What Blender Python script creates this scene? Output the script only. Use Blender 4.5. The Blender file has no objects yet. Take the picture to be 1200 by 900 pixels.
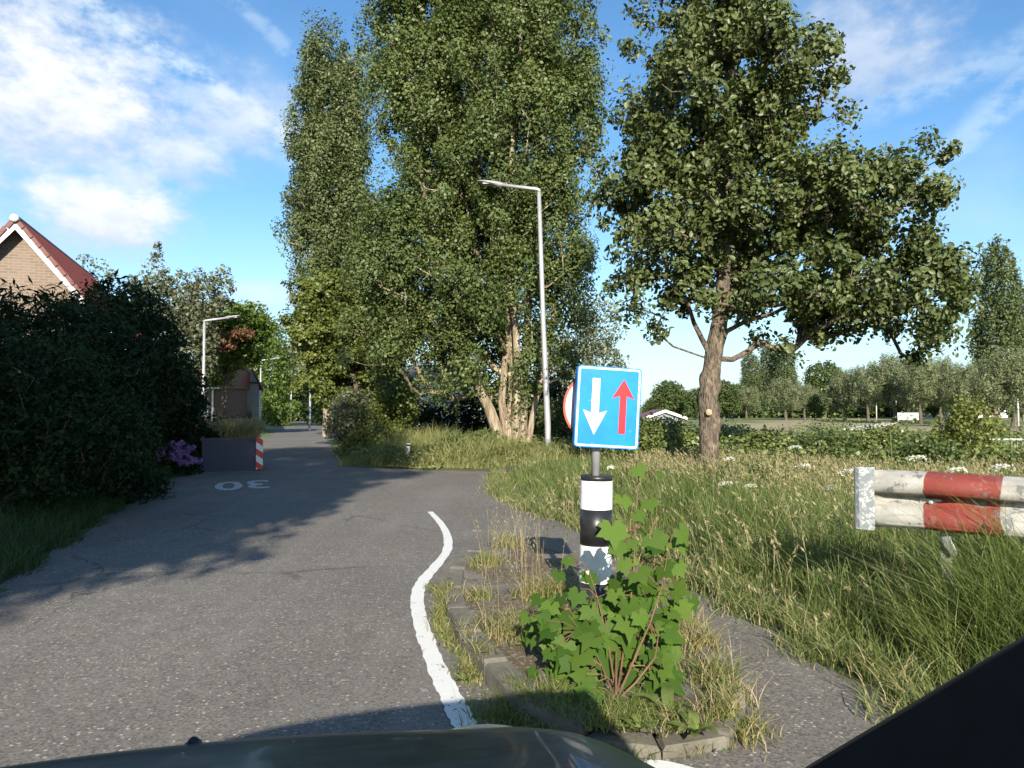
import bpy, bmesh, math, random
import numpy as np
from mathutils import Vector, Matrix

random.seed(7)
rng = np.random.default_rng(11)
S = bpy.context.scene
COL = S.collection
R = math.radians

# ------------------------------------------------------------------ camera, sky, sun, exposure
F = 870.0
HOR = 480.0
CAMZ = 1.4
PITCH = math.atan((HOR - 450.0) / F)
cd = bpy.data.cameras.new('camera')
cd.sensor_width = 36.0
cd.lens = 36.0 * F / 1200.0
cd.clip_start = 0.02
cd.clip_end = 5000.0
cam = bpy.data.objects.new('camera', cd)
COL.objects.link(cam)
cam.location = (0, 0, CAMZ)
cam.rotation_euler = (R(90) + PITCH, 0, 0)
S.camera = cam

SUN_EL = R(25.0)
LIGHT = Vector((-0.07, 1.0, 0)).normalized() * math.cos(SUN_EL)
LIGHT.z = -math.sin(SUN_EL)
ld = bpy.data.lights.new('sun', 'SUN')
ld.energy = 5.0
ld.angle = R(0.5)
ld.color = (1.0, 0.91, 0.76)
sun = bpy.data.objects.new('sun', ld)
COL.objects.link(sun)
sun.rotation_euler = LIGHT.to_track_quat('-Z', 'Y').to_euler()
sun.location = (0, -20, 30)

SKY_STR = 0.095
W = bpy.data.worlds.new('World')
S.world = W
W.use_nodes = True
S.view_settings.view_transform = 'Standard'
S.view_settings.look = 'None'
S.view_settings.gamma = 1.0
S.view_settings.use_curve_mapping = False
S.view_settings.exposure = 0.85


class NT:
    """small helper for writing node graphs as expressions"""
    def __init__(self, tree):
        self.t = tree
        self.n = tree.nodes
        self.l = tree.links

    def node(self, typ, **kw):
        nd = self.n.new(typ)
        for k, v in kw.items():
            setattr(nd, k, v)
        return nd

    def put(self, sock, v):
        if isinstance(v, bpy.types.NodeSocket):
            self.l.new(v, sock)
        elif v is not None:
            if hasattr(sock.default_value, '__len__') and not hasattr(v, '__len__'):
                v = [v] * len(sock.default_value)
            if hasattr(sock.default_value, '__len__') and len(sock.default_value) == 4 and len(v) == 3:
                v = (*v, 1)
            sock.default_value = v

    def m(self, op, a, b=None, c=None, clamp=False):
        nd = self.node('ShaderNodeMath', operation=op, use_clamp=clamp)
        self.put(nd.inputs[0], a)
        if b is not None: self.put(nd.inputs[1], b)
        if c is not None: self.put(nd.inputs[2], c)
        return nd.outputs[0]

    def vm(self, op, a, b=None):
        nd = self.node('ShaderNodeVectorMath', operation=op)
        self.put(nd.inputs[0], a)
        if b is not None: self.put(nd.inputs[1], b)
        return nd.outputs[0]

    def mix(self, f, a, b, blend='MIX'):
        nd = self.node('ShaderNodeMix', data_type='RGBA', blend_type=blend)
        self.put(nd.inputs[0], f)
        self.put(nd.inputs[6], a)
        self.put(nd.inputs[7], b)
        return nd.outputs[2]

    def step(self, v, a, b, lo=0.0, hi=1.0):
        nd = self.node('ShaderNodeMapRange', interpolation_type='SMOOTHSTEP')
        self.put(nd.inputs[0], v)
        self.put(nd.inputs[1], a); self.put(nd.inputs[2], b)
        self.put(nd.inputs[3], lo); self.put(nd.inputs[4], hi)
        return nd.outputs[0]

    def noise(self, vec, scale=5, detail=4, rough=0.55, dist=0.0):
        nd = self.node('ShaderNodeTexNoise')
        if vec is not None: self.put(nd.inputs['Vector'], vec)
        nd.inputs['Scale'].default_value = scale
        nd.inputs['Detail'].default_value = detail
        nd.inputs['Roughness'].default_value = rough
        nd.inputs['Distortion'].default_value = dist
        return nd.outputs[0]

    def vor(self, vec, scale, feature='F1', out=0, rand=1.0):
        nd = self.node('ShaderNodeTexVoronoi', feature=feature)
        if vec is not None: self.put(nd.inputs['Vector'], vec)
        nd.inputs['Scale'].default_value = scale
        nd.inputs['Randomness'].default_value = rand
        return nd.outputs[out]

    def xyz(self, v):
        nd = self.node('ShaderNodeSeparateXYZ')
        self.put(nd.inputs[0], v)
        return nd.outputs

    def cxyz(self, x, y, z):
        nd = self.node('ShaderNodeCombineXYZ')
        self.put(nd.inputs[0], x); self.put(nd.inputs[1], y); self.put(nd.inputs[2], z)
        return nd.outputs[0]


def build_world():
    t = NT(W.node_tree)
    t.n.clear()
    out = t.node('ShaderNodeOutputWorld')
    bg = t.node('ShaderNodeBackground')
    bg.inputs['Strength'].default_value = SKY_STR
    t.l.new(bg.outputs[0], out.inputs[0])
    sky = t.node('ShaderNodeTexSky', sky_type='NISHITA')
    sky.sun_disc = False
    sky.sun_elevation = SUN_EL
    sky.sun_rotation = R(176)
    sky.altitude = 0
    sky.air_density = 1.0
    sky.dust_density = 0.6
    sky.ozone_density = 2.5
    tc = t.node('ShaderNodeTexCoord').outputs['Generated']
    x, y, z = t.xyz(tc)
    az = t.m('MULTIPLY', t.m('ARCTAN2', x, y), 57.2958)      # degrees, 0 = straight down the view of the road, east positive
    el = t.m('MULTIPLY', t.m('ARCSINE', z), 57.2958)
    # slightly deeper, more saturated blue than the raw sky
    hs = t.node('ShaderNodeHueSaturation')
    hs.inputs['Saturation'].default_value = 1.12
    hs.inputs['Value'].default_value = 1.0
    t.l.new(sky.outputs[0], hs.inputs['Color'])
    base = t.mix(1.0, hs.outputs[0], (1.0, 1.17, 1.22), 'MULTIPLY')
    P = t.cxyz(az, t.m('MULTIPLY', el, 1.6), 0.0)
    n1 = t.noise(P, 0.16, 8, 0.6, 0.3)
    n2 = t.noise(P, 0.45, 6, 0.6)
    n3 = t.noise(P, 0.07, 5, 0.5)
    # cumulus masses: az, el, half width, half height, strength, bottom shading
    blobs = [(-32.5, 19.8, 11.5, 6.4, 1.0), (-29.5, 13.2, 6.6, 3.6, 1.15), (-24, 17.5, 4.5, 2.6, .8), (-27.5, 15.5, 3.0, 2.4, .7), (-40, 12.5, 9, 6, .9),
             (-21.0, 20.5, 6.5, 3.4, 0.62), (-18.5, 8.3, 4.0, 1.4, .55), (25.5, 24.0, 6.5, 4.2, 0.62), (-48, 22, 12, 9, 1.0),
             (60, 15, 14, 6, .9), (85, 30, 20, 8, .9), (-80, 25, 22, 9, 1), (150, 20, 20, 6, .8), (-140, 24, 26, 9, .9)]
    tot = None
    shade = None
    for (a, e, wa, he, st) in blobs:
        dx = t.m('DIVIDE', t.m('SUBTRACT', az, a), wa)
        dy = t.m('DIVIDE', t.m('SUBTRACT', el, e), he)
        d = t.m('SQRT', t.m('ADD', t.m('MULTIPLY', dx, dx), t.m('MULTIPLY', dy, dy)))
        v = t.m('SUBTRACT', 1.28, d)
        v = t.m('ADD', v, t.m('MULTIPLY', t.m('SUBTRACT', n1, 0.48), 1.6))
        v = t.m('ADD', v, t.m('MULTIPLY', t.m('SUBTRACT', n2, 0.5), 1.1))
        c = t.m('MULTIPLY', t.step(v, 0.12, 1.2), min(st, 1.0))
        sh = t.m('MULTIPLY', c, t.step(t.m('ADD', dy, t.m('MULTIPLY', t.m('SUBTRACT', n2, .5), 1.2)), -0.95, 0.45))
        tot = c if tot is None else t.m('MAXIMUM', tot, c)
        shade = sh if shade is None else t.m('MAXIMUM', shade, sh)
    # thin streaks (old contrails and cirrus)
    def streak(a0, e0, slope, width, a1, a2, st):
        line = t.m('SUBTRACT', el, t.m('ADD', t.m('MULTIPLY', t.m('SUBTRACT', az, a0), slope), e0))
        line = t.m('ADD', line, t.m('MULTIPLY', t.m('SUBTRACT', n1, 0.5), 2.2))
        g = t.step(t.m('ABSOLUTE', line), width, width * 0.15)
        w = t.m('MULTIPLY', t.step(az, a1, a1 + 6), t.step(az, a2, a2 - 5))
        g = t.m('MULTIPLY', t.m('MULTIPLY', g, w), t.step(n2, 0.3, 0.62))
        return t.m('MULTIPLY', g, st)
    thin = streak(-34.5, 27.8, -0.46, 1.3, -52, -12, 0.85)
    thin = t.m('MAXIMUM', thin, streak(-30, 24.5, -0.40, 3.0, -60, -12, 0.45))
    thin = t.m('MAXIMUM', thin, streak(-20, 27.0, -0.55, 1.0, -30, -13, 0.35))
    thin = t.m('MAXIMUM', thin, streak(32, 17.5, 0.9, 2.2, 24, 60, 0.45))
    thin = t.m('MAXIMUM', thin, streak(30, 21.0, 0.25, 1.6, 22, 60, 0.35))
    veil = t.m('MULTIPLY', t.step(n3, 0.44, 0.72), t.step(el, 38, 6))
    thin = t.m('MAXIMUM', thin, t.m('MULTIPLY', veil, 0.30))
    hz = t.m('MULTIPLY', t.step(el, 17.0, -1.0), 0.60)
    thin = t.m('MAXIMUM', thin, hz)
    k = 1.0 / SKY_STR
    white = (0.62 * k, 0.63 * k, 0.65 * k)
    grey = (0.38 * k, 0.43 * k, 0.50 * k)
    cc = t.mix(shade, grey, white)
    col = t.mix(thin, base, (0.43 * k, 0.54 * k, 0.62 * k))
    col = t.mix(t.m('MULTIPLY', tot, 0.96), col, cc)
    t.l.new(col, bg.inputs['Color'])


build_world()


# ------------------------------------------------------------------ geometry helpers
def ray(px, py):
    dx = (px - 600.0) / F
    dy = (450.0 - py) / F
    c, s = math.cos(PITCH), math.sin(PITCH)
    return Vector((dx, c - dy * s, s + dy * c))


def at(px, py, Y):
    d = ray(px, py)
    k = Y / d.y
    return Vector((d.x * k, Y, CAMZ + d.z * k))


def gnd(px, py, z=0.0):
    d = ray(px, py)
    k = (z - CAMZ) / d.z
    return Vector((d.x * k, d.y * k, z))


def mesh_np(name, V, Fc, mat=None, parent=None, attrs=None, smooth=False):
    V = np.asarray(V, dtype=np.float32)
    Fc = np.asarray(Fc, dtype=np.int32)
    me = bpy.data.meshes.new(name)
    n, k = Fc.shape
    me.vertices.add(len(V))
    me.vertices.foreach_set('co', V.ravel())
    me.loops.add(n * k)
    me.loops.foreach_set('vertex_index', Fc.ravel())
    me.polygons.add(n)
    me.polygons.foreach_set('loop_start', np.arange(0, n * k, k, dtype=np.int32))
    me.polygons.foreach_set('loop_total', np.full(n, k, dtype=np.int32))
    if smooth:
        me.polygons.foreach_set('use_smooth', np.ones(n, dtype=bool))
    if attrs:
        for an, av in attrs.items():
            a = me.attributes.new(an, 'FLOAT', 'POINT')
            a.data.foreach_set('value', np.asarray(av, dtype=np.float32))
    me.update(calc_edges=True)
    return link(name, me, mat, parent)


def link(name, me, mat=None, parent=None):
    o = bpy.data.objects.new(name, me)
    COL.objects.link(o)
    if mat is not None and me is not None:
        me.materials.append(mat)
    if parent is not None:
        o.parent = parent
    return o


def obj(name, bm, mat=None, parent=None, smooth=False, bevel=0.0):
    if bevel > 0:
        bmesh.ops.bevel(bm, geom=[e for e in bm.edges], offset=bevel, segments=2, affect='EDGES', clamp_overlap=True)
    bmesh.ops.recalc_face_normals(bm, faces=bm.faces)
    me = bpy.data.meshes.new(name)
    bm.to_mesh(me)
    bm.free()
    if smooth:
        for p in me.polygons: p.use_smooth = True
    return link(name, me, mat, parent)


def tag(o, label=None, cat=None, group=None, kind=None):
    if label: o['label'] = label
    if cat: o['category'] = cat
    if group: o['group'] = group
    if kind: o['kind'] = kind
    return o


def thing(name, loc, label, cat, group=None, rz=0.0):
    o = bpy.data.objects.new(name, None)
    o.empty_display_size = 0.2
    COL.objects.link(o)
    o.location = loc
    o.rotation_euler = (0, 0, rz)
    return tag(o, label, cat, group)


def add_box(bm, c, s, M=None):
    x, y, z = s[0] / 2, s[1] / 2, s[2] / 2
    vs = []
    for dx, dy, dz in ((-x, -y, -z), (x, -y, -z), (x, y, -z), (-x, y, -z), (-x, -y, z), (x, -y, z), (x, y, z), (-x, y, z)):
        p = Vector((c[0] + dx, c[1] + dy, c[2] + dz))
        if M is not None: p = M @ p
        vs.append(bm.verts.new(p))
    for f in ((0, 3, 2, 1), (4, 5, 6, 7), (0, 1, 5, 4), (1, 2, 6, 5), (2, 3, 7, 6), (3, 0, 4, 7)):
        bm.faces.new([vs[i] for i in f])
    return vs


def add_prism(bm, pts, vec):
    """closed polygon (list of Vectors) extruded by vec"""
    a = [bm.verts.new(p) for p in pts]
    b = [bm.verts.new(Vector(p) + Vector(vec)) for p in pts]
    bm.faces.new(a)
    bm.faces.new(b[::-1])
    n = len(pts)
    for i in range(n):
        bm.faces.new([a[i], b[i], b[(i + 1) % n], a[(i + 1) % n]])


def add_tube(bm, pts, radii, n=10, caps=True, squash=None, bump=None):
    pts = [Vector(p) for p in pts]
    rings = []
    up = Vector((0.13, 0.97, 0.2)).normalized()
    for i, p in enumerate(pts):
        t = (pts[min(i + 1, len(pts) - 1)] - pts[max(i - 1, 0)]).normalized()
        a = t.cross(up)
        if a.length < 0.05: a = t.cross(Vector((1, 0, 0)))
        a.normalize()
        b = a.cross(t).normalized()
        r = radii[i] if hasattr(radii, '__len__') else radii
        ring = []
        for k in range(n):
            th = 2 * math.pi * k / n
            rr = r * (bump(i, k) if bump else 1.0)
            ca, sb = math.cos(th) * rr, math.sin(th) * rr
            if squash: sb *= squash
            ring.append(bm.verts.new(p + a * ca + b * sb))
        rings.append(ring)
    for i in range(len(rings) - 1):
        for k in range(n):
            bm.faces.new([rings[i][k], rings[i][(k + 1) % n], rings[i + 1][(k + 1) % n], rings[i + 1][k]])
    if caps:
        bm.faces.new(rings[0][::-1])
        bm.faces.new(rings[-1])


def frusta(P0, P1, R0, R1, n=5):
    P0 = np.asarray(P0, float); P1 = np.asarray(P1, float)
    R0 = np.asarray(R0, float); R1 = np.asarray(R1, float)
    t = P1 - P0
    L = np.linalg.norm(t, axis=1, keepdims=True) + 1e-9
    t = t / L
    ref = np.where(np.abs(t[:, 2:3]) > 0.9, np.array([[1.0, 0, 0]]), np.array([[0, 0, 1.0]]))
    a = np.cross(t, ref); a /= np.linalg.norm(a, axis=1, keepdims=True)
    b = np.cross(t, a)
    th = np.arange(n) * 2 * math.pi / n
    cs, sn = np.cos(th), np.sin(th)
    off = a[:, None, :] * cs[None, :, None] + b[:, None, :] * sn[None, :, None]
    A = P0[:, None, :] - t[:, None, :] * (R0[:, None, None] * 0.3) + off * R0[:, None, None]
    B = P1[:, None, :] + t[:, None, :] * (R1[:, None, None] * 0.3) + off * R1[:, None, None]
    V = np.concatenate([A, B], axis=1).reshape(-1, 3)
    m = len(P0)
    base = (np.arange(m) * 2 * n)[:, None, None]
    k = np.arange(n)
    q = np.stack([k, (k + 1) % n, (k + 1) % n + n, k + n], axis=1)[None]
    return V, (base + q).reshape(-1, 4)


# ------------------------------------------------------------------ leaf templates (unit length along y)
T_DIAMOND = (np.array([[0, -.5, 0], [.36, 0, .09], [0, .5, 0], [-.36, 0, .09]]), np.array([[0, 1, 2, 3]]))
T_LONG = (np.array([[0, -.5, 0], [.13, 0, .03], [0, .5, -.05], [-.13, 0, .03]]), np.array([[0, 1, 2, 3]]))
T_FOLD = (np.array([[0, -.5, 0], [.27, -.12, .1], [.3, .22, .1], [0, .5, -.04], [-.3, .22, .1], [-.27, -.12, .1]]),
          np.array([[0, 1, 2, 3], [0, 3, 4, 5]]))
T_OAK = (np.array([[0, -.5, 0], [.16, -.22, .05], [.36, .1, .08], [.22, .4, .05], [0, .5, 0], [-.22, .4, .05], [-.36, .1, .08], [-.16, -.22, .05]]),
         np.array([[0, 1, 2, 4], [2, 3, 4, 4], [0, 4, 6, 7], [4, 5, 6, 6]]))


def leaves(centers, normals, sizes, template, spin=None, jitter=None):
    V0, F0 = template
    F0 = np.array([[a, b, c, d] for a, b, c, d in F0 if len({a, b, c, d}) == 4])
    N = len(centers)
    nrm = normals / (np.linalg.norm(normals, axis=1, keepdims=True) + 1e-9)
    rnd = rng.normal(size=(N, 3)) if spin is None else spin
    t = rnd - nrm * np.sum(rnd * nrm, axis=1, keepdims=True)
    t /= np.linalg.norm(t, axis=1, keepdims=True) + 1e-9
    b = np.cross(t, nrm)
    s = sizes[:, None, None]
    V = centers[:, None, :] + s * (b[:, None, :] * V0[None, :, 0:1] + t[:, None, :] * V0[None, :, 1:2] + nrm[:, None, :] * V0[None, :, 2:3])
    k = len(V0)
    Fc = (np.arange(N)[:, None, None] * k + F0[None]).reshape(-1, 4)
    return V.reshape(-1, 3), Fc, k


# ------------------------------------------------------------------ materials
MATS = {}


def mat(name, fn):
    if name in MATS: return MATS[name]
    m = bpy.data.materials.new(name)
    m.use_nodes = True
    t = NT(m.node_tree)
    bs = t.n.get('Principled BSDF')
    fn(t, bs)
    MATS[name] = m
    return m


def oco(t, s=1.0):
    v = t.node('ShaderNodeTexCoord').outputs['Object']
    return v


def bumpn(t, bs, h, strength=0.4, dist=0.01):
    b = t.node('ShaderNodeBump')
    b.inputs['Strength'].default_value = strength
    b.inputs['Distance'].default_value = dist
    t.put(b.inputs['Height'], h)
    t.l.new(b.outputs[0], bs.inputs['Normal'])


def simple(name, c, rough=0.6, metal=0.0, var=0.15, scale=6.0, bump=0.0, spec=0.5):
    def f(t, bs):
        v = oco(t)
        n = t.noise(v, scale, 5, 0.6)
        c2 = tuple(max(0, x * (1 - var)) for x in c)
        c3 = tuple(x * (1 + var) for x in c)
        t.put(bs.inputs['Base Color'], t.mix(t.step(n, .3, .7), c2, c3))
        bs.inputs['Roughness'].default_value = rough
        bs.inputs['Metallic'].default_value = metal
        bs.inputs['Specular IOR Level'].default_value = spec
        if bump: bumpn(t, bs, n, bump, 0.01)
    return mat(name, f)


def foliage(name, dark, light, trans=0.25, rough=0.45, dry=None, patch=0.5, spec=0.5):
    def f(t, bs):
        at_ = t.node('ShaderNodeAttribute'); at_.attribute_name = 'tint'
        v = oco(t)
        n = t.noise(v, patch, 3, 0.6)
        k = t.m('ADD', t.m('MULTIPLY', at_.outputs['Fac'], 0.75), t.m('MULTIPLY', t.step(n, .3, .7), .25))
        c = t.mix(k, dark, light)
        if dry is not None:
            c = t.mix(t.step(at_.outputs['Fac'], 0.93, 0.97), c, dry)
        t.put(bs.inputs['Base Color'], c)
        bs.inputs['Roughness'].default_value = rough
        bs.inputs['Specular IOR Level'].default_value = spec
        tr = t.node('ShaderNodeBsdfTranslucent')
        t.put(tr.inputs['Color'], t.mix(1.0, c, (1.25, 1.3, 0.55), 'MULTIPLY'))
        mx = t.node('ShaderNodeMixShader')
        mx.inputs[0].default_value = trans
        out = t.n.get('Material Output')
        t.l.new(bs.outputs[0], mx.inputs[1]); t.l.new(tr.outputs[0], mx.inputs[2])
        t.l.new(mx.outputs[0], out.inputs[0])
    return mat(name, f)


def bark(name, c1, c2, stretch=0.25, scale=14, bump=0.8):
    def f(t, bs):
        v = oco(t)
        mp = t.node('ShaderNodeMapping')
        t.l.new(v, mp.inputs[0]); mp.inputs['Scale'].default_value = (1, 1, stretch)
        n = t.noise(mp.outputs[0], scale, 8, 0.65, 0.6)
        w = t.vor(mp.outputs[0], scale * 1.3)
        k = t.m('MULTIPLY', t.step(n, .3, .7), t.step(w, 0.0, 0.5))
        t.put(bs.inputs['Base Color'], t.mix(k, c1, c2))
        bs.inputs['Roughness'].default_value = 0.9
        bumpn(t, bs, k, bump, 0.02)
    return mat(name, f)


def f_asphalt(t, bs):
    g = t.node('ShaderNodeNewGeometry').outputs['Position']
    big = t.noise(g, 0.55, 6, 0.6)
    mid = t.noise(g, 7.0, 4, 0.6)
    st = t.node('ShaderNodeTexVoronoi'); t.put(st.inputs['Vector'], g); st.inputs['Scale'].default_value = 95
    cellr = t.xyz(st.outputs['Color'])[0]
    st2 = t.node('ShaderNodeTexVoronoi'); t.put(st2.inputs['Vector'], g); st2.inputs['Scale'].default_value = 48
    cell2 = t.xyz(st2.outputs['Color'])[1]
    c = t.mix(t.step(big, .35, .68), (.150, .139, .124), (.195, .181, .162))
    c = t.mix(t.step(mid, .35, .7), c, (.152, .140, .126))
    c = t.mix(1.0, c, t.mix(cellr, (.62, .62, .62), (1.42, 1.39, 1.35)), 'MULTIPLY')
    c = t.mix(t.m('MULTIPLY', t.step(cell2, .86, .93), t.step(st2.outputs[0], .5, .2)), c, (.46, .43, .38))
    # a faint tar seam / patch tone
    c = t.mix(t.m('MULTIPLY', t.step(t.noise(g, 0.23, 2, .5), .56, .6), .25), c, (.12, .113, .103))
    ed = t.vor(t.vm('ADD', g, t.cxyz(t.m('MULTIPLY', mid, .35), t.m('MULTIPLY', big, .8), 0.0)), .55, 'DISTANCE_TO_EDGE')
    crack = t.m('MULTIPLY', t.step(ed, .012, .003), t.step(t.noise(g, .4, 2, .5), .50, .58))
    c = t.mix(t.m('MULTIPLY', crack, .65), c, (.05, .047, .043))
    track = t.noise(t.vm('MULTIPLY', g, (1.6, .12, 1.0)), 1.3, 3, .5)
    c = t.mix(t.m('MULTIPLY', t.step(track, .5, .66), .22), c, (.235, .22, .20))
    t.put(bs.inputs['Base Color'], c)
    bs.inputs['Roughness'].default_value = 0.82
    bs.inputs['Specular IOR Level'].default_value = 0.35
    bumpn(t, bs, t.m('ADD', cellr, t.m('MULTIPLY', cell2, .7)), 0.55, 0.006)


def f_ground(t, bs):
    g = t.node('ShaderNodeNewGeometry').outputs['Position']
    x, y, z = t.xyz(g)
    n = t.noise(g, 0.9, 6, .65)
    n2 = t.noise(g, 9, 5, .7)
    soil = t.mix(n2, (.035, .032, .018), (.10, .085, .045))
    green = t.mix(n2, (.035, .055, .015), (.085, .11, .03))
    c = t.mix(t.step(n, .38, .62), soil, green)
    # mown dry meadow far off to the east
    far = t.noise(g, 0.045, 4, .6, .4)
    dry = t.mix(n2, (.26, .21, .11), (.36, .30, .17))
    far_g = t.mix(t.noise(g, .25, 4, .6), (.07, .11, .022), (.17, .20, .055))
    fc = t.mix(t.step(far, .51, .57), far_g, dry)
    ex = t.m('DIVIDE', t.m('SUBTRACT', x, t.m('MULTIPLY', y, .335)), 3.6); ey = t.m('DIVIDE', t.m('SUBTRACT', y, 56), 15)
    el = t.m('ADD', t.m('ADD', t.m('MULTIPLY', ex, ex), t.m('MULTIPLY', ey, ey)), t.m('MULTIPLY', t.m('SUBTRACT', n, .5), .9))
    fc = t.mix(t.step(el, 1.1, .9), fc, dry)
    c = t.mix(t.step(y, 26, 34), c, fc)
    t.put(bs.inputs['Base Color'], c)
    bs.inputs['Roughness'].default_value = 1.0
    bumpn(t, bs, n2, .6, .04)


def f_paint(t, bs):
    g = t.node('ShaderNodeNewGeometry').outputs['Position']
    n = t.noise(g, 30, 6, .7)
    n2 = t.noise(g, 6, 3, .6)
    wear = t.step(t.m('ADD', n, t.m('MULTIPLY', n2, .6)), 1.03, .93)
    c = t.mix(t.noise(g, 60, 3, .5), (.66, .66, .63), (.80, .80, .78))
    t.put(bs.inputs['Base Color'], t.mix(wear, (.13, .125, .12), c))
    bs.inputs['Roughness'].default_value = 0.6
    bumpn(t, bs, n, .3, .004)


def f_paint_old(t, bs):
    g = t.node('ShaderNodeNewGeometry').outputs['Position']
    n = t.noise(g, 22, 6, .7)
    wear = t.step(n, .62, .40)
    t.put(bs.inputs['Base Color'], t.mix(wear, (.16, .155, .15), (.66, .66, .64)))
    bs.inputs['Roughness'].default_value = 0.7


def f_concrete(t, bs):
    g = t.node('ShaderNodeNewGeometry').outputs['Position']
    n = t.noise(g, 5, 7, .65)
    n2 = t.noise(g, 70, 4, .7)
    c = t.mix(t.step(n, .3, .7), (.07, .062, .045), (.19, .175, .145))
    c = t.mix(t.m('MULTIPLY', n2, .4), c, (.26, .24, .20))
    t.put(bs.inputs['Base Color'], c)
    bs.inputs['Roughness'].default_value = 0.92
    bumpn(t, bs, t.m('ADD', n, n2), .6, .01)


def f_brick(c1, c2, mortar, s=1.0):
    def f(t, bs):
        v = oco(t)
        x, y, z = t.xyz(v)
        b = t.node('ShaderNodeTexBrick')
        t.put(b.inputs['Vector'], t.cxyz(t.m('ADD', x, y), z, 0.0))
        b.inputs['Color1'].default_value = (*c1, 1); b.inputs['Color2'].default_value = (*c2, 1)
        b.inputs['Mortar'].default_value = (*mortar, 1)
        b.inputs['Scale'].default_value = 1.0
        b.inputs['Brick Width'].default_value = .24 * s
        b.inputs['Row Height'].default_value = .078 * s
        b.inputs['Mortar Size'].default_value = .009 * s
        b.inputs['Bias'].default_value = 0.1
        n = t.noise(v, 3, 5, .6)
        t.put(bs.inputs['Base Color'], t.mix(t.m('MULTIPLY', n, .5), b.outputs[0], (.22, .16, .11)))
        bs.inputs['Roughness'].default_value = 0.9
        bumpn(t, bs, b.outputs['Fac'], -.4, .01)
    return f


RAILZ = .70


def f_rail(t, bs):
    """white crash barrier with one red band, chipped down to the zinc"""
    v = oco(t)
    x, y, z = t.xyz(v)
    n = t.noise(v, 7, 8, .72, .5)
    nf = t.noise(v, 38, 5, .7)
    ns = t.noise(t.cxyz(t.m('MULTIPLY', x, 2.2), y, t.m('MULTIPLY', z, 16)), 2.0, 6, .65)
    wob = t.m('MULTIPLY', t.m('SUBTRACT', n, .5), .03)
    sl = t.m('ADD', t.m('ADD', x, wob), t.m('MULTIPLY', t.m('ABSOLUTE', t.m('SUBTRACT', z, RAILZ - .03)), -.10))
    red = t.m('MULTIPLY', t.step(sl, .335, .34), t.step(sl, .72, .715))
    red2 = t.m('MULTIPLY', t.step(sl, 1.12, 1.125), t.step(sl, 1.6, 1.59))
    red = t.m('MAXIMUM', red, red2)
    whitec = t.mix(nf, (.62, .60, .54), (.80, .79, .75))
    whitec = t.mix(t.m('MULTIPLY', t.step(ns, .52, .66), .45), whitec, (.42, .33, .20))
    redc = t.mix(n, (.34, .045, .036), (.55, .16, .13))
    c = t.mix(red, whitec, redc)
    chip = t.step(t.m('ADD', n, t.m('MULTIPLY', nf, .45)),   .80, .86)
    pale = t.m('MULTIPLY', t.step(t.noise(v, 9, 7, .7, 1.2), .54, .60), .75)
    c = t.mix(pale, c, t.mix(red, (.78, .77, .73), (.50, .24, .21)))
    endw = t.step(x, .10, .03)
    chip = t.m('MAXIMUM', chip, t.m('MULTIPLY', endw, t.step(nf, .42, .50)))
    c = t.mix(chip, c, (.33, .35, .36))
    grime = t.m('MULTIPLY', t.step(t.noise(v, 3, 5, .6), .5, .75), .35)
    c = t.mix(grime, c, (.17, .14, .08))
    groove_band = t.m('MULTIPLY', t.m('ABSOLUTE', t.m('SUBTRACT', z, RAILZ)), t.m('ADD', .75, n))
    c = t.mix(t.m('MULTIPLY', t.step(groove_band, .034, .008), .6), c, (.13, .10, .05))  # darker brown along the groove between the ridges, broken up by noise
    t.put(bs.inputs['Base Color'], c)
    bs.inputs['Roughness'].default_value = 0.5
    bumpn(t, bs, t.m('ADD', chip, nf), .35, .004)


def f_tiles(base, var):
    def f(t, bs):
        v = oco(t)
        x, y, z = t.xyz(v)
        row = t.m('FRACT', t.m('MULTIPLY', z, 3.6))
        n = t.noise(v, 5, 4, .6)
        c = t.mix(n, base, var)
        c = t.mix(t.m('MULTIPLY', t.step(row, .12, 0.0), .6), c, tuple(b * .4 for b in base))
        t.put(bs.inputs['Base Color'], c)
        bs.inputs['Roughness'].default_value = 0.55
        bumpn(t, bs, row, .5, .03)
    return f


M_ASPHALT = mat('asphalt', f_asphalt)
M_GROUND = mat('ground_soil', f_ground)
M_PAINT = mat('road_paint', f_paint)
M_PAINTOLD = mat('road_paint_old', f_paint_old)
M_CONC = mat('concrete', f_concrete)
M_GALV = simple('galvanised', (.40, .41, .42), .5, .25, .15, 9)
M_LAMP = simple('lamp_pole_grey', (.44, .44, .46), .42, .35, .08, 3)
M_LAMPHEAD = simple('lamp_head', (.36, .36, .37), .4, .3, .08, 3)
M_GLASS = simple('lamp_lens', (.55, .56, .55), .15, 0, .05, 3)
M_DARKMETAL = simple('dark_metal', (.03, .032, .035), .5, .2, .2)
M_BLACK = simple('black_plastic', (.018, .018, .02), .38, 0, .2, 12)
M_WHITEPL = simple('white_reflective', (.80, .80, .79), .6, 0, .05, 20)
M_BLUE = simple('sign_blue', (.0, .24, .72), .34, 0, .04, 6)
M_SIGNWHITE = simple('sign_white', (.80, .81, .82), .35, 0, .03, 6)
M_SIGNRED = simple('sign_red', (.72, .02, .03), .38, 0, .05, 6)
M_SIGNBACK = simple('sign_back', (.58, .59, .56), .5, 0.0, .10, 6)
M_OAKBARK = bark('oak_bark', (.045, .036, .028), (.27, .21, .15), .35, 18, 1.0)
M_POPBARK = bark('poplar_bark', (.15, .11, .07), (.50, .42, .31), .2, 9, 1.0)
M_BARK = bark('brown_bark', (.05, .04, .03), (.19, .16, .12), .3, 12, .8)
M_TWIG = simple('twig', (.10, .07, .045), .9, 0, .3)

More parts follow.
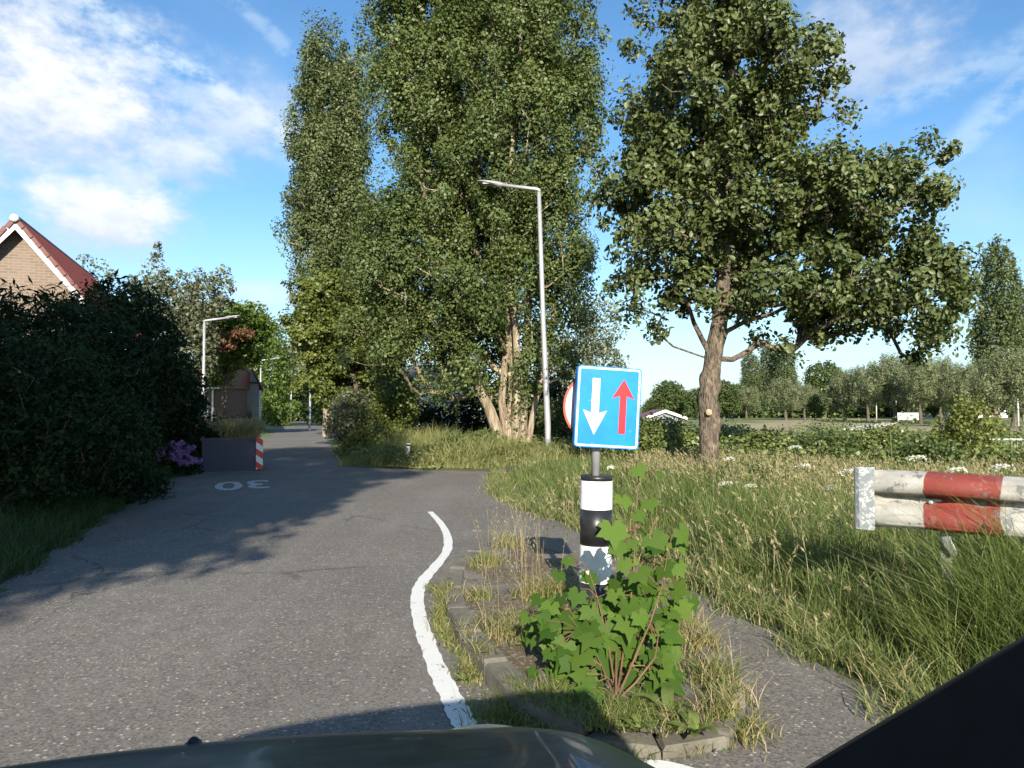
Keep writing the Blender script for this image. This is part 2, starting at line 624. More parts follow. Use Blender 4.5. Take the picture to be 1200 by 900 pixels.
L_OAK = foliage('oak_leaf', (.030, .054, .014), (.155, .185, .060), .16, .48, spec=.45)
L_POP = foliage('poplar_leaf', (.038, .068, .016), (.160, .200, .060), .18, .5, patch=.35, spec=.4)
L_POP2 = foliage('poplar_leaf_far', (.042, .070, .022), (.150, .180, .068), .15, .5, patch=.25, spec=.35)
L_HORN = foliage('hornbeam_leaf', (.065, .100, .018), (.200, .225, .048), .28, .5)
L_WILLOW = foliage('willow_leaf', (.080, .110, .045), (.235, .260, .130), .15, .5)
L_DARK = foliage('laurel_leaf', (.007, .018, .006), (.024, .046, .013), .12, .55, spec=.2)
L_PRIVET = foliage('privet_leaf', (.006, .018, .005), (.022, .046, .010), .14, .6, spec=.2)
L_MID = foliage('garden_leaf', (.045, .080, .020), (.110, .145, .040), .25, .5)
L_BRIGHT = foliage('bright_leaf', (.070, .125, .020), (.165, .225, .045), .32, .5)
L_GREY = foliage('greygreen_leaf', (.080, .100, .050), (.180, .190, .105), .2, .5)
L_RED = foliage('copper_leaf', (.12, .060, .028), (.25, .125, .060), .25, .5)
L_YEL = foliage('yellowgreen_leaf', (.105, .130, .025), (.22, .24, .06), .25, .5)
L_BRAM = foliage('bramble_leaf', (.050, .085, .016), (.235, .270, .085), .2, .45, dry=(.30, .26, .14), patch=.8)
L_GRASS = foliage('long_grass', (.055, .100, .018), (.255, .300, .095), .35, .5, dry=(.42, .37, .20), patch=.7)
L_GRASSD = foliage('dry_grass', (.21, .19, .09), (.46, .40, .23), .3, .6, patch=.8)
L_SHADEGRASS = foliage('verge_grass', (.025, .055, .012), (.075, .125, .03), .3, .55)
L_MAPLE = foliage('maple_leaf', (.038, .092, .012), (.130, .210, .036), .34, .62, spec=.2)
L_WEED = foliage('weed_leaf', (.080, .120, .022), (.22, .26, .07), .3, .5, dry=(.37, .30, .16))
L_FLOWER = foliage('white_flower', (.62, .62, .55), (.80, .80, .74), .2, .7)
L_PURPLE = foliage('purple_flower', (.26, .11, .36), (.50, .30, .60), .2, .6)

# ------------------------------------------------------------------ ground, road, island
EDGE = [(40.0, 400), (-28, 120), (-21.5, 85)]      # placeholder, rebuilt below
right_edge = [(-26.0, 110.0), (-17.3, 70.0), (-12.3, 49.0), (-9.3, 38.0), (-6.15, 25.4), (-4.6, 20.5), (-3.5, 18.0), (-1.97, 17.3),
              (-.5, 16.8), (-.36, 14.5), (-.26, 12.2), (.2, 10.3), (.8, 8.8), (1.1, 7.3), (1.36, 6.1), (1.64, 4.9), (1.82, 3.5), (1.95, 2.0), (2.2, 0), (3.2, -6), (5.5, -14)]
left_edge = [(-31.0, 110.0), (-21.3, 70.0), (-15.9, 49.0), (-12.6, 38.0), (-9.4, 27.5), (-8.2, 21.0), (-7.6, 17.0), (-7.0, 15.2), (-5.55, 10.5),
             (-4.0, 5.8), (-2.9, 2.2), (-2.15, 0), (-.3, -6), (2.2, -14)]


def dist_poly(P, poly):
    """signed-less distance of points (N,2) to a polyline"""
    P = np.asarray(P, float)
    best = np.full(len(P), 1e9)
    for (ax, ay), (bx, by) in zip(poly[:-1], poly[1:]):
        a = np.array([ax, ay]); b = np.array([bx, by])
        d = b - a
        t = np.clip(((P - a) @ d) / (d @ d), 0, 1)
        q = a + t[:, None] * d
        best = np.minimum(best, np.linalg.norm(P - q, axis=1))
    return best


def in_poly(P, poly):
    P = np.asarray(P, float)
    x, y = P[:, 0], P[:, 1]
    ins = np.zeros(len(P), bool)
    n = len(poly)
    j = n - 1
    for i in range(n):
        xi, yi = poly[i]; xj, yj = poly[j]
        c = ((yi > y) != (yj > y)) & (x < (xj - xi) * (y - yi) / (yj - yi + 1e-12) + xi)
        ins ^= c
        j = i
    return ins


ROADPOLY = right_edge + left_edge[::-1]
ISL = [(-.52, 6.15), (-.50, 5.5), (-.42, 4.9), (-.30, 4.35), (-.14, 3.85), (.02, 3.4), (.28, 3.10), (.60, 3.02), (.90, 3.12), (1.06, 3.42), (1.13, 3.95),
       (1.17, 4.6), (1.10, 5.3), (.90, 6.1), (.62, 6.8), (.28, 7.35), (.0, 7.5), (-.25, 7.35), (-.42, 6.9)]


def terr(x, y):
    P = np.stack([np.atleast_1d(x), np.atleast_1d(y)], axis=1).astype(float)
    ins = in_poly(P, ROADPOLY)
    dR = dist_poly(P, right_edge); dL = dist_poly(P, left_edge)
    right = (dR < dL) & ~ins
    k = np.clip(dR / 1.6, 0, 1); k = k * k * (3 - 2 * k)
    fall = 1 - np.clip((dR - 4) / 10, 0, 1)
    z = np.where(right, 0.03 + 0.20 * k * fall, 0.0)
    kl = np.clip(dL / 1.2, 0, 1)
    z = np.where(~right & ~ins, 0.02 + .12 * kl * (1 - np.clip((dL - 5) / 10, 0, 1)), z)
    z = np.where(ins, -0.06, z)
    far = (P[:, 1] > 60) | (np.abs(P[:, 0]) > 45)
    z = np.where(far & ~ins, 0.0, z)
    return z


def build_ground():
    xs = np.concatenate([np.array([-3000, -900, -300, -120, -70, -50]), np.arange(-40, -10, 1.0), np.arange(-10, 14, .25), np.arange(14, 45, 1.0), np.array([50, 70, 120, 300, 900, 3000])])
    ys = np.concatenate([np.array([-900, -200, -60, -30]), np.arange(-16, 0, .8), np.arange(0, 24, .25), np.arange(24, 60, 1.0), np.array([60, 75, 100, 150, 300, 900, 3500])])
    X, Y = np.meshgrid(xs, ys)
    Z = terr(X.ravel(), Y.ravel())
    Z += np.where((Z > -.05), rng.normal(size=Z.shape) * .008, 0)
    V = np.stack([X.ravel(), Y.ravel(), Z], axis=1)
    nx = len(xs); ny = len(ys)
    i, j = np.meshgrid(np.arange(nx - 1), np.arange(ny - 1))
    a = (j * nx + i).ravel()
    Fc = np.stack([a, a + 1, a + nx + 1, a + nx], axis=1)
    o = mesh_np('ground', V, Fc, M_GROUND, smooth=True)
    tag(o, kind='structure')


build_ground()


def strip_poly(name, poly, z, m, wobble=0.0):
    bm = bmesh.new()
    pts = []
    for i, (x, y) in enumerate(poly):
        x2, y2 = poly[(i + 1) % len(poly)]
        L = math.hypot(x2 - x, y2 - y)
        n = max(1, int(L / .22)) if y < 25 and y > -1 else 1
        for k in range(n):
            f = k / n
            w = (random.random() - .5) * wobble
            pts.append((x + (x2 - x) * f + w, y + (y2 - y) * f + w * .6, z))
    vs = [bm.verts.new(p) for p in pts]
    es = [bm.edges.new((vs[i], vs[(i + 1) % len(vs)])) for i in range(len(vs))]
    bmesh.ops.triangle_fill(bm, edges=es, use_beauty=True, normal=(0, 0, 1))
    for f in bm.faces:
        f.normal_update()
        if f.normal.z < 0: f.normal_flip()
    me = bpy.data.meshes.new(name); bm.to_mesh(me); bm.free()
    return link(name, me, m)


road = strip_poly('road', ROADPOLY, 0.0, M_ASPHALT, .12)
tag(road, kind='structure')


def ribbon(name, pts, widths, z, m):
    """painted line as a sheet along pts"""
    P = [Vector((p[0], p[1], 0)) for p in pts]
    Q = []; Wd = []
    for i in range(len(P) - 1):
        p0 = P[max(i - 1, 0)]; p1 = P[i]; p2 = P[i + 1]; p3 = P[min(i + 2, len(P) - 1)]
        for k in range(8):
            t = k / 8
            Q.append(0.5 * ((2 * p1) + (-p0 + p2) * t + (2 * p0 - 5 * p1 + 4 * p2 - p3) * t * t + (-p0 + 3 * p1 - 3 * p2 + p3) * t ** 3))
            Wd.append(widths[i] * (1 - t) + widths[i + 1] * t)
    Q.append(P[-1]); Wd.append(widths[-1])
    bm = bmesh.new()
    prev = None
    for i, q in enumerate(Q):
        d = (Q[min(i + 1, len(Q) - 1)] - Q[max(i - 1, 0)]).normalized()
        nrm = Vector((-d.y, d.x, 0))
        w = Wd[i] * (1 + (random.random() - .5) * .22) / 2
        a = bm.verts.new(q + nrm * w + Vector((0, 0, z))); b = bm.verts.new(q - nrm * w + Vector((0, 0, z)))
        if prev: bm.faces.new([prev[0], a, b, prev[1]])
        prev = (a, b)
    for f in bm.faces:
        f.normal_update()
        if f.normal.z < 0: f.normal_flip()
    me = bpy.data.meshes.new(name); bm.to_mesh(me); bm.free()
    return link(name, me, m)


lp = [gnd(*p) for p in ((504, 600), (516, 613), (524, 628), (524, 645), (512, 662), (496, 681), (489, 700), (492, 726), (502, 757), (515, 790), (530, 820), (546, 852))]
line_pts = [(p.x, p.y) for p in lp] + [(-.07, 3.0), (.06, 2.78), (.25, 2.72), (.42, 2.86), (.58, 2.92), (.75, 2.86)]
line_w = [.075, .08, .085, .09, .095, .10, .10, .10, .10, .105, .11, .11, .11, .11, .12, .16, .17, .10]
ln = ribbon('white_line', line_pts, line_w, 0.005, M_PAINT)
tag(ln, kind='structure')


def road_digits():
    # 30 painted for oncoming traffic, so upside down from here
    for ch, px, py in (('0', 268, 569), ('3', 302, 567)):
        cu = bpy.data.curves.new('digit', 'FONT')
        cu.body = ch
        cu.align_x = 'CENTER'; cu.align_y = 'CENTER'
        cu.size = 1.0
        cu.offset = 0.018
        tmp = bpy.data.objects.new('tmp', cu)
        COL.objects.link(tmp)
        bpy.context.view_layer.update()
        me = bpy.data.meshes.new_from_object(tmp.evaluated_get(bpy.context.evaluated_depsgraph_get()))
        bpy.data.objects.remove(tmp)
        o = link('speed_marking', me, M_PAINTOLD)
        g = gnd(px, py)
        o.location = (g.x, g.y, 0.005)
        o.scale = (1.0, 2.2, 1)
        o.rotation_euler = (0, 0, R(180 + 20))
        tag(o, kind='structure')


road_digits()


def build_island():
    # surface of soil and old concrete inside a ring of kerb stones
    def inset(poly, d):
        out = []
        n = len(poly)
        cx = sum(p[0] for p in poly) / n; cy = sum(p[1] for p in poly) / n
        for i in range(n):
            a = Vector(poly[i - 1]); b = Vector(poly[i]); c = Vector(poly[(i + 1) % n])
            t = (c - a).normalized()
            nr = Vector((t.y, -t.x))
            if nr.dot(Vector((cx, cy)) - b) < 0: nr = -nr
            out.append((b.x + nr.x * d, b.y + nr.y * d))
        return out
    bm = bmesh.new()
    inn = inset(ISL, .13)
    n = len(ISL)
    for i in range(n):
        j = (i + 1) % n
        A, B, C, D = Vector(ISL[i]), Vector(ISL[j]), Vector(inn[j]), Vector(inn[i])
        # each stone a touch shorter than its bay so a joint shows
        def L(a, b, f): return a + (b - a) * f
        g = .012
        q = [L(A, B, g), L(A, B, 1 - g), L(D, C, 1 - g), L(D, C, g)]
        h = .095 + random.random() * .02
        if i in (6, 7, 8, 14, 15, 16): h = .05
        base = [bm.verts.new((p.x, p.y, -.05)) for p in q]
        mid = [bm.verts.new((p.x, p.y, h - .02)) for p in q]
        ct = (q[0] + q[1] + q[2] + q[3]) / 4
        top = [bm.verts.new(((p.x - ct.x) * .9 + ct.x, (p.y - ct.y) * .9 + ct.y, h)) for p in q]
        for a, b in ((base, mid), (mid, top)):
            for k in range(4):
                bm.faces.new([a[k], a[(k + 1) % 4], b[(k + 1) % 4], b[k]])
        bm.faces.new(top)
    k = obj('kerb', bm, M_CONC)
    tag(k, kind='structure')

    def f_isl(t, bs):
        g = t.node('ShaderNodeNewGeometry').outputs['Position']
        n_ = t.noise(g, 2.6, 6, .65)
        n2 = t.noise(g, 55, 5, .75)
        v = t.node('ShaderNodeTexVoronoi'); t.put(v.inputs['Vector'], g); v.inputs['Scale'].default_value = 70
        r = t.xyz(v.outputs['Color'])[0]
        conc = t.mix(n2, (.13, .12, .10), (.26, .24, .21))
        soil = t.mix(n2, (.06, .045, .025), (.19, .14, .08))
        c = t.mix(t.step(n_, .40, .52), conc, soil)
        c = t.mix(t.m('MULTIPLY', t.step(r, .8, .9), .6), c, (.38, .34, .28))
        t.put(bs.inputs['Base Color'], c)
        bs.inputs['Roughness'].default_value = .95
        bumpn(t, bs, t.m('ADD', n2, r), .8, .012)
    inn2 = inset(ISL, .07)
    s = strip_poly('traffic_island', inn2, .076, mat('island_top', f_isl), .02)
    tag(s, kind='structure')


build_island()


# ------------------------------------------------------------------ vegetation builders
def sample_env(ells, n, mind, shell=0.35, zmin=0.04):
    """cluster centres inside a union of ellipsoids (cx,cy,cz,rx,ry,rz), spread out, favouring the outer shell"""
    E = np.array(ells, float)
    vol = E[:, 3] * E[:, 4] * E[:, 5]
    pr = vol / vol.sum()
    out = []
    tries = 0
    arr = np.zeros((0, 3))
    cand = []
    while tries < 40 and len(out) < n:
        tries += 1
        k = rng.choice(len(E), size=n * 3, p=pr)
        d = rng.normal(size=(n * 3, 3)); d /= np.linalg.norm(d, axis=1, keepdims=True)
        rr = (shell + (1 - shell) * rng.random(n * 3)) ** 0.6
        P = E[k, :3] + d * E[k, 3:] * rr[:, None]
        # drop those deep inside another ellipsoid most of the time
        f = np.min(np.linalg.norm((P[:, None, :] - E[None, :, :3]) / E[None, :, 3:], axis=2), axis=1)
        keep = (rng.random(len(P)) < np.where(f > .55, 1.0, .35)) & (P[:, 2] > zmin)
        P = P[keep]
        for p in P:
            if len(out) >= n: break
            if len(out):
                if np.min(np.sum((np.array(out) - p) ** 2, axis=1)) < mind * mind: continue
            out.append(p)
        if tries > 6: mind *= .9
    return np.array(out)


def clumped(ells, nmac, rmac, nsub, zs=1.0, shell=.45, mind=None):
    """big leaf masses spread over the envelope, each made of smaller clusters on its own surface"""
    ells = [(e[0], e[1], e[2], *[max(q - rmac * (.42 if zs > 1.5 else .72), q * .35) for q in e[3:]]) for e in ells]
    mac = sample_env(ells, nmac, mind or rmac * 1.05, shell)
    R_ = rmac * (1 + .28 * rng.normal(size=len(mac))).clip(.55, 1.6)
    d = rng.normal(size=(len(mac), nsub, 3)); d /= np.linalg.norm(d, axis=2, keepdims=True)
    rr = (.35 + .65 * rng.random((len(mac), nsub, 1)) ** .6)
    off = d * rr * R_[:, None, None]
    off[:, :, 2] *= zs
    C = (mac[:, None, :] + off).reshape(-1, 3)
    O = (d * rr).reshape(-1, 3)
    tn = np.repeat(rng.random(len(mac)), nsub)
    ok = C[:, 2] > .15
    return C[ok], O[ok], tn[ok]


def grow(trunk, clusters, step=.5, up_pen=.8, jit=.06):
    nodes = [np.array(p, float) for p in trunk]
    par = [-1] + list(range(len(trunk) - 1))
    T = np.array(nodes)
    dd = np.array([np.min(np.linalg.norm(T - c, axis=1)) for c in clusters])
    order = np.argsort(dd)
    arr = np.zeros((len(clusters) * 24 + 100, 3)); cnt = len(nodes)
    arr[:cnt] = T
    ends = []
    for ci in order:
        c = clusters[ci]
        A = arr[:cnt]
        d = np.linalg.norm(A - c, axis=1)
        hd = np.linalg.norm(A[:, :2] - c[:2], axis=1)
        cost = d + up_pen * np.maximum(0, A[:, 2] + .35 * hd - c[2])
        cost[0] += 3
        i = int(np.argmin(cost))
        L = d[i]
        k = int(min(12, max(1, math.ceil(L / step))))
        p0 = A[i].copy()
        prev = i
        for s in range(1, k + 1):
            f = s / k
            q = p0 + (c - p0) * f
            q = q + np.array([0, 0, -.10 * L * math.sin(math.pi * f)])
            if s < k: q = q + rng.normal(size=3) * jit * min(L, 1.5)
            arr[cnt] = q
            par.append(prev); prev = cnt; cnt += 1
            if cnt >= len(arr) - 2: break
        ends.append(prev)
    w = np.zeros(cnt)
    for e in ends:
        while e != -1:
            w[e] += 1
            e = par[e]
    return arr[:cnt], np.array(par), w


def branch_mesh(nodes, par, w, ntrunk, rt, r_tip=.006, r_max=.12, power=.5, n=5, wmin=0):
    idx = np.arange(len(nodes))
    sel = (par >= 0) & (idx >= ntrunk)
    rad = np.minimum(r_max, r_tip * np.maximum(w, .6) ** power)
    i = idx[sel]; p = par[sel]
    return frusta(nodes[p], nodes[i], np.minimum(rad[p], rad[i] * 1.25 + .002), rad[i], n)


def crown_leaves(clusters, crad, per, size, template, upbias=.35, outbias=.5, center=None, droop=0.0, zs=1.0, odir=None, mt=None, sz_var=.35, axis=None):
    N = len(clusters) * per
    c = np.repeat(clusters, per, axis=0)
    d = rng.normal(size=(N, 3)); d /= np.linalg.norm(d, axis=1, keepdims=True)
    rr = rng.random(N) ** .45
    cr = np.repeat(crad, per)
    off = d * (rr * cr)[:, None]
    off[:, 2] *= zs
    if axis is not None:
        pass
    P = c + off
    P[:, 2] -= droop * cr * rr ** 2
    nrm = rng.normal(size=(N, 3)) * .62 + d * outbias + np.array([0, 0, upbias])
    if odir is not None: nrm += np.repeat(odir, per, axis=0) * .9
    s = size * (1 + sz_var * rng.normal(size=N)).clip(.45, 1.7)
    V, Fc, k = leaves(P, nrm, s, template)
    ct = np.repeat(rng.random(len(clusters)), per)
    tint = (.30 * ct + .70 * rng.random(N)).clip(0, 1)
    if mt is not None: tint = (.25 * np.repeat(mt, per) + .75 * tint)
    return V, Fc, np.repeat(tint, k)


def tree(name, label, cat, base, ells, leafmat, barkmat, ncl, mind, crad, per, lsize, template=T_DIAMOND, trunk=None, rtrunk=.15,
         group=None, upbias=.35, r_tip=.006, r_max=.1, zs=1.0, droop=0.0, shell=.35, up_pen=.8, step=.5, trunk_parts=None, crown_name='crown', extra=None, top_fr=.75, stems=None, macro=None):
    bx, by, bz = base
    root = thing(name, base, label, cat, group)
    E = [(e[0] - bx, e[1] - by, e[2] - bz, e[3], e[4], e[5]) for e in ells]
    od = mt = None
    if macro:
        cl, od, mt = clumped(E, macro[0], macro[1], macro[2], zs=macro[3], shell=shell)
    else:
        cl = sample_env(E, ncl, mind, shell)
    if extra is not None:
        ex = np.array(extra) - np.array(base)
        cl = np.concatenate([cl, ex])
        if od is not None:
            od = np.concatenate([od, np.zeros((len(ex), 3))]); mt = np.concatenate([mt, np.full(len(ex), .5)])
    ztop = max(e[2] + e[5] for e in E)
    if trunk is None:
        cx = np.mean([e[0] for e in E]); cy = np.mean([e[1] for e in E])
        n = 9
        trunk = []
        for i in range(n):
            f = i / (n - 1)
            trunk.append((cx * f * .7 + math.sin(f * 5 + bx) * .04 * ztop * .3, cy * f * .7, f * ztop * top_fr))
    nt = len(trunk)
    nodes, par, w = grow(trunk, cl, step=step, up_pen=up_pen)
    V, Fc = branch_mesh(nodes, par, w, nt, rtrunk, r_tip=r_tip, r_max=r_max)
    bm = bmesh.new()
    rad = [rtrunk * (1.0 - .85 * (i / (nt - 1)) ** 1.1) for i in range(nt)]
    rad[0] *= 1.25
    # trunk tube joined with the limbs in one mesh
    add_tube(bm, trunk, rad, 9, True, bump=lambda i, k: 1 + .10 * math.sin(k * 2.7 + i * 1.9) + .05 * math.sin(k * 5 + i))
    if stems:
        for pts, r0 in stems:
            add_tube(bm, pts, [r0 * (1 - .8 * i / (len(pts) - 1)) for i in range(len(pts))], 8, True, bump=lambda i, k: 1 + .13 * math.sin(k * 2.1 + i * 1.3))
    me = bpy.data.meshes.new('tmp'); bm.to_mesh(me); bm.free()
    tv = np.array([v.co[:] for v in me.vertices])
    tf = [list(p.vertices) for p in me.polygons]
    quads = [f for f in tf if len(f) == 4]
    bpy.data.meshes.remove(me)
    V2 = np.concatenate([tv, V]); F2 = np.concatenate([np.array(quads), Fc + len(tv)])
    mesh_np('trunk', V2, F2, barkmat, root, smooth=True)
    cr = crad * (1 + .3 * rng.normal(size=len(cl))).clip(.5, 1.6)
    LV, LF, tint = crown_leaves(cl, cr, per, lsize, template, upbias=upbias, zs=zs, droop=droop, odir=od, mt=mt)
    mesh_np(crown_name, LV, LF, leafmat, root, {'tint': tint})
    return root


def copy_thing(root, loc, label, scale=1.0, rz=0.0, group=None):
    r = root.copy(); COL.objects.link(r)
    r.location = loc; r.scale = (scale if not hasattr(scale, '__len__') else scale) if hasattr(scale, '__len__') else (scale,) * 3
    r.rotation_euler = (0, 0, rz)
    r['label'] = label
    if group: r['group'] = group
    for ch in list(root.children):
        c = ch.copy(); COL.objects.link(c); c.parent = r
    return r


def E(px, py, D, rx, rz, ry=None, dD=0.0):
    """ellipsoid whose middle is seen at px,py, D metres off; radii in picture pixels turned to metres"""
    p = at(px, py, D + dD)
    k = D / F
    return (p.x, p.y, p.z, rx * k, (ry if ry else rx * k), rz * k)


# ------------------------------------------------------------------ the oak
def build_oak():
    D = 12.0
    b = at(833, 480, D); base = (b.x, D, .15)
    e = [E(850, 110, D, 128, 118), E(845, -25, D, 92, 85), E(765, 245, D, 62, 92, 1.5), E(775, 150, D, 70, 80, 1.5), E(885, 235, D, 125, 90, 1.9), E(1020, 240, D, 88, 88, 1.5),
         E(1050, 215, D, 62, 50, 1.1), E(1060, 330, D, 82, 62, 1.4), E(1075, 376, D, 48, 44, 1.0), E(940, 335, D, 110, 62, 1.6), E(800, 325, D, 80, 56, 1.4), E(1000, 370, D, 60, 44, 1.1), E(940, 100, D, 50, 70, 1.0)]
    extra = [tuple(at(x, y, D + dz)) for x, y, dz in ((1112, 295, .2), (1105, 185, 0), (1085, 165, .3), (985, 90, 0), (990, 130, .2), (742, 360, 0), (725, 330, .2), (1128, 338, .1),
                                                       (920, 405, -.2), (890, 400, .1), (960, 398, 0), (712, 215, 0), (708, 262, .1), (735, 55, 0), (755, 30, .1), (770, 385, 0), (975, 55, 0), (1000, 385, 0),
                                                       (1115, 360, 0), (1080, 408, .1), (1065, 420, 0))]
    trunk = []
    for (px, py) in ((833, 572), (832, 545), (831, 515), (830, 492), (830, 470), (833, 445), (836, 420), (840, 395), (845, 360), (848, 320), (850, 270), (852, 210), (853, 140), (852, 70), (850, 0)):
        p = at(px, py, D); trunk.append((p.x - base[0], 0 + random.uniform(-.02, .02), p.z - base[2]))
    root = thing('oak_tree', base, 'broad oak with knobbly burred trunk in the long grass right of the sign', 'tree')
    Er = [(a - base[0], c - base[1], d - base[2], f, g, h) for a, c, d, f, g, h in e]
    cl, od, mt = clumped(Er, 150, .45, 9, zs=.8, shell=.3, mind=.46)
    ex = np.array(extra) - np.array(base)
    ex = np.concatenate([ex, ex + rng.normal(size=ex.shape) * .16])
    cl = np.concatenate([cl, ex]); od = np.concatenate([od, np.zeros((len(ex), 3))]); mt = np.concatenate([mt, np.full(len(ex), .5)])
    # two side limbs laid by hand: the left riser and the right arm
    def limb(pxs): return [tuple(np.array(at(px, py, D + dz)) - np.array(base)) for px, py, dz in pxs]
    nodes, par, w = grow(trunk, cl, step=.4, up_pen=.9, jit=.07)
    V, Fc = branch_mesh(nodes, par, w, len(trunk), .17, r_tip=.0065, r_max=.048, power=.5, n=6)
    bm = bmesh.new()
    # dense rings so burrs can swell the middle of the trunk
    dense = []; rads = []
    tp = [Vector(p) for p in trunk]
    for i in range(len(tp) - 1):
        for k in range(6):
            f = k / 6
            dense.append(tp[i].lerp(tp[i + 1], f))
    dense.append(tp[-1])
    nn = len(dense)
    for i, p in enumerate(dense):
        h = p.z
        r = .162 - .014 * h if h < 2.4 else max(.02, .128 - .019 * (h - 2.4))
        if h < .15: r *= 1.12
        rads.append(r)
    from mathutils import noise as mn
    burrs = [(1.22, 2.7, .42), (1.05, 3.6, .40), (1.45, .3, .25), (1.65, 3.2, .30), (1.75, .1, .35), (.90, 2.9, .3), (1.28, 4.6, .33), (2.3, .5, .22), (2.45, 3.0, .2), (2.05, 2.2, .15), (1.5, 5.0, .2)]
    N = 22
    def bump(i, k):
        th = 2 * math.pi * k / N
        p = dense[i]
        v = 1 + .07 * mn.noise(Vector((math.cos(th) * 2.4, math.sin(th) * 2.4, p.z * 4.0)))
        for (bz, bt, a) in burrs:
            dth = (th - bt + math.pi) % (2 * math.pi) - math.pi
            v += a * math.exp(-((p.z - bz) / .12) ** 2 - (dth / .55) ** 2)
        if .7 < p.z < 2.7: v += .16 * mn.noise(Vector((math.cos(th) * 3.5 + 5, math.sin(th) * 3.5, p.z * 7.0)))
        return v
    add_tube(bm, dense, rads, N, True, bump=bump)
    for pts, r0, r1 in ((limb(((834, 418, 0), (824, 400, -.05), (813, 378, -.1), (806, 355, -.15), (792, 338, -.2), (775, 322, -.2))), .05, .014),
                        (limb(((838, 410, 0), (852, 388, 0), (875, 376, -.05), (905, 368, -.1), (940, 350, -.15), (975, 335, -.2), (1010, 300, -.2))), .045, .015),
                        (limb(((842, 372, 0), (862, 330, .2), (900, 290, .3), (945, 250, .3), (990, 225, .2), (1030, 205, .2))), .075, .02)):
        add_tube(bm, pts, [r0 + (r1 - r0) * i / (len(pts) - 1) for i in range(len(pts))], 8, True)
    me = bpy.data.meshes.new('tmp'); bm.to_mesh(me); bm.free()
    tv = np.array([v.co[:] for v in me.vertices]); quads = np.array([list(p.vertices) for p in me.polygons if len(p.vertices) == 4])
    bpy.data.meshes.remove(me)
    tr = mesh_np('trunk', np.concatenate([tv, V]), np.concatenate([quads, Fc + len(tv)]), M_OAKBARK, root, smooth=True)
    # pruning scar
    bm = bmesh.new()
    c = Vector(at(827, 483, D)) - Vector(base)
    c.y = -.185
    add_tube(bm, [c + Vector((0, .05, 0)), c + Vector((0, -.03, 0))], [.052, .048], 16, True)
    add_tube(bm, [c + Vector((0, -.028, 0)), c + Vector((0, -.045, 0))], [.030, .026], 14, True)
    sc = obj('branch_scar', bm, simple('cut_wood', (.42, .31, .20), .8, 0, .3, 20), root, smooth=False)
    cr = .23 * (1 + .3 * rng.normal(size=len(cl))).clip(.55, 1.5)
    LV, LF, tint = crown_leaves(cl, cr, 78, .078, T_FOLD, upbias=.35, outbias=.4, odir=od, mt=mt)
    mesh_np('crown', LV, LF, L_OAK, root, {'tint': tint})


build_oak()


# ------------------------------------------------------------------ poplars and trees along the lane
def rel(px, py, D, base): 
    p = at(px, py, D)
    return (p.x - base[0], p.y - base[1], p.z - base[2])


def build_poplar_big():
    D = 20.5
    b = at(604, 480, D); base = (b.x, D, .1)
    e = [E(575, 120, D, 122, 200, 2.6), E(570, -110, D, 118, 190, 2.5), E(500, 60, D, 68, 170, 1.8), E(640, 130, D, 64, 230, 1.8), E(650, 330, D, 38, 110, 1.3),
         E(490, 300, D, 78, 110, 2.0), E(468, 388, D, 52, 56, 1.6), E(560, 330, D, 90, 100, 2.3), E(612, 395, D, 54, 62, 1.5), E(535, 405, D, 64, 50, 1.6), E(585, 425, D, 50, 36, 1.5), E(640, 410, D, 34, 50, 1.2), E(450, 350, D, 40, 70, 1.5), E(690, 90, D, 20, 90, .8), E(520, -40, D, 70, 140, 1.7)]
    trunk = [rel(px, py, D, base) for px, py in ((604, 552), (603, 520), (602, 480), (604, 440), (601, 400), (594, 340), (590, 270), (585, 190), (580, 100), (576, 0), (572, -120))]
    def st(L, dd): return [tuple(np.array(rel(px, py, D + dd * i * .25, base))) for i, (px, py) in enumerate(L)]
    stems = [(st(((596, 545), (585, 512), (574, 480), (564, 462), (548, 430), (530, 380), (510, 300), (492, 200), (480, 90)), -.3), .20),
             (st(((610, 545), (612, 500), (614, 455), (616, 400), (622, 320), (632, 220), (640, 110), (645, 0)), .3), .17),
             (st(((598, 548), (594, 510), (588, 470), (592, 420), (598, 370), (585, 300), (560, 200), (545, 80)), -.2), .15),
             (st(((612, 545), (620, 512), (628, 470), (640, 420), (655, 330), (665, 200), (672, 100)), .1), .11),
             (st(((606, 548), (604, 500), (607, 440), (604, 380), (590, 290), (600, 180), (610, 60), (612, -60)), -.7), .15)]
    extra = [tuple(at(x, y, D)) for x, y in ((705, 45), (700, 150), (690, 230), (428, 60), (432, 20), (425, 110), (690, 300))]
    return tree('poplar_tree', 'largest poplar, several pale stems from one base, behind the tall lamp post', 'tree', base, e, L_POP, M_POPBARK,
                900, .52, .33, 165, .076, macro=(250, .70, 13, 1.7), trunk=trunk, rtrunk=.24, r_tip=.007, r_max=.09, zs=1.4, up_pen=2.2, stems=stems, extra=extra, shell=.45, step=.7)


build_poplar_big()

D = 36.0
b = at(392, 480, D)
tree('poplar_tree', 'tall slim poplar with two tips, left of the largest poplar', 'tree', (b.x, D, .1),
     [E(380, 140, D, 42, 105, 1.8), E(410, 160, D, 28, 108, 1.4), E(388, 210, D, 50, 80, 2.0), E(380, 260, D, 46, 62, 2.0), E(405, 280, D, 44, 90, 2.0), E(392, 380, D, 50, 80, 2.0), E(376, 70, D, 22, 40, .9)],
     L_POP2, M_POPBARK, 420, .6, .45, 115, .112, macro=(115, .85, 12, 2.0), rtrunk=.3, r_tip=.010, zs=1.6, up_pen=2.5, shell=.45, step=.9, top_fr=.85)

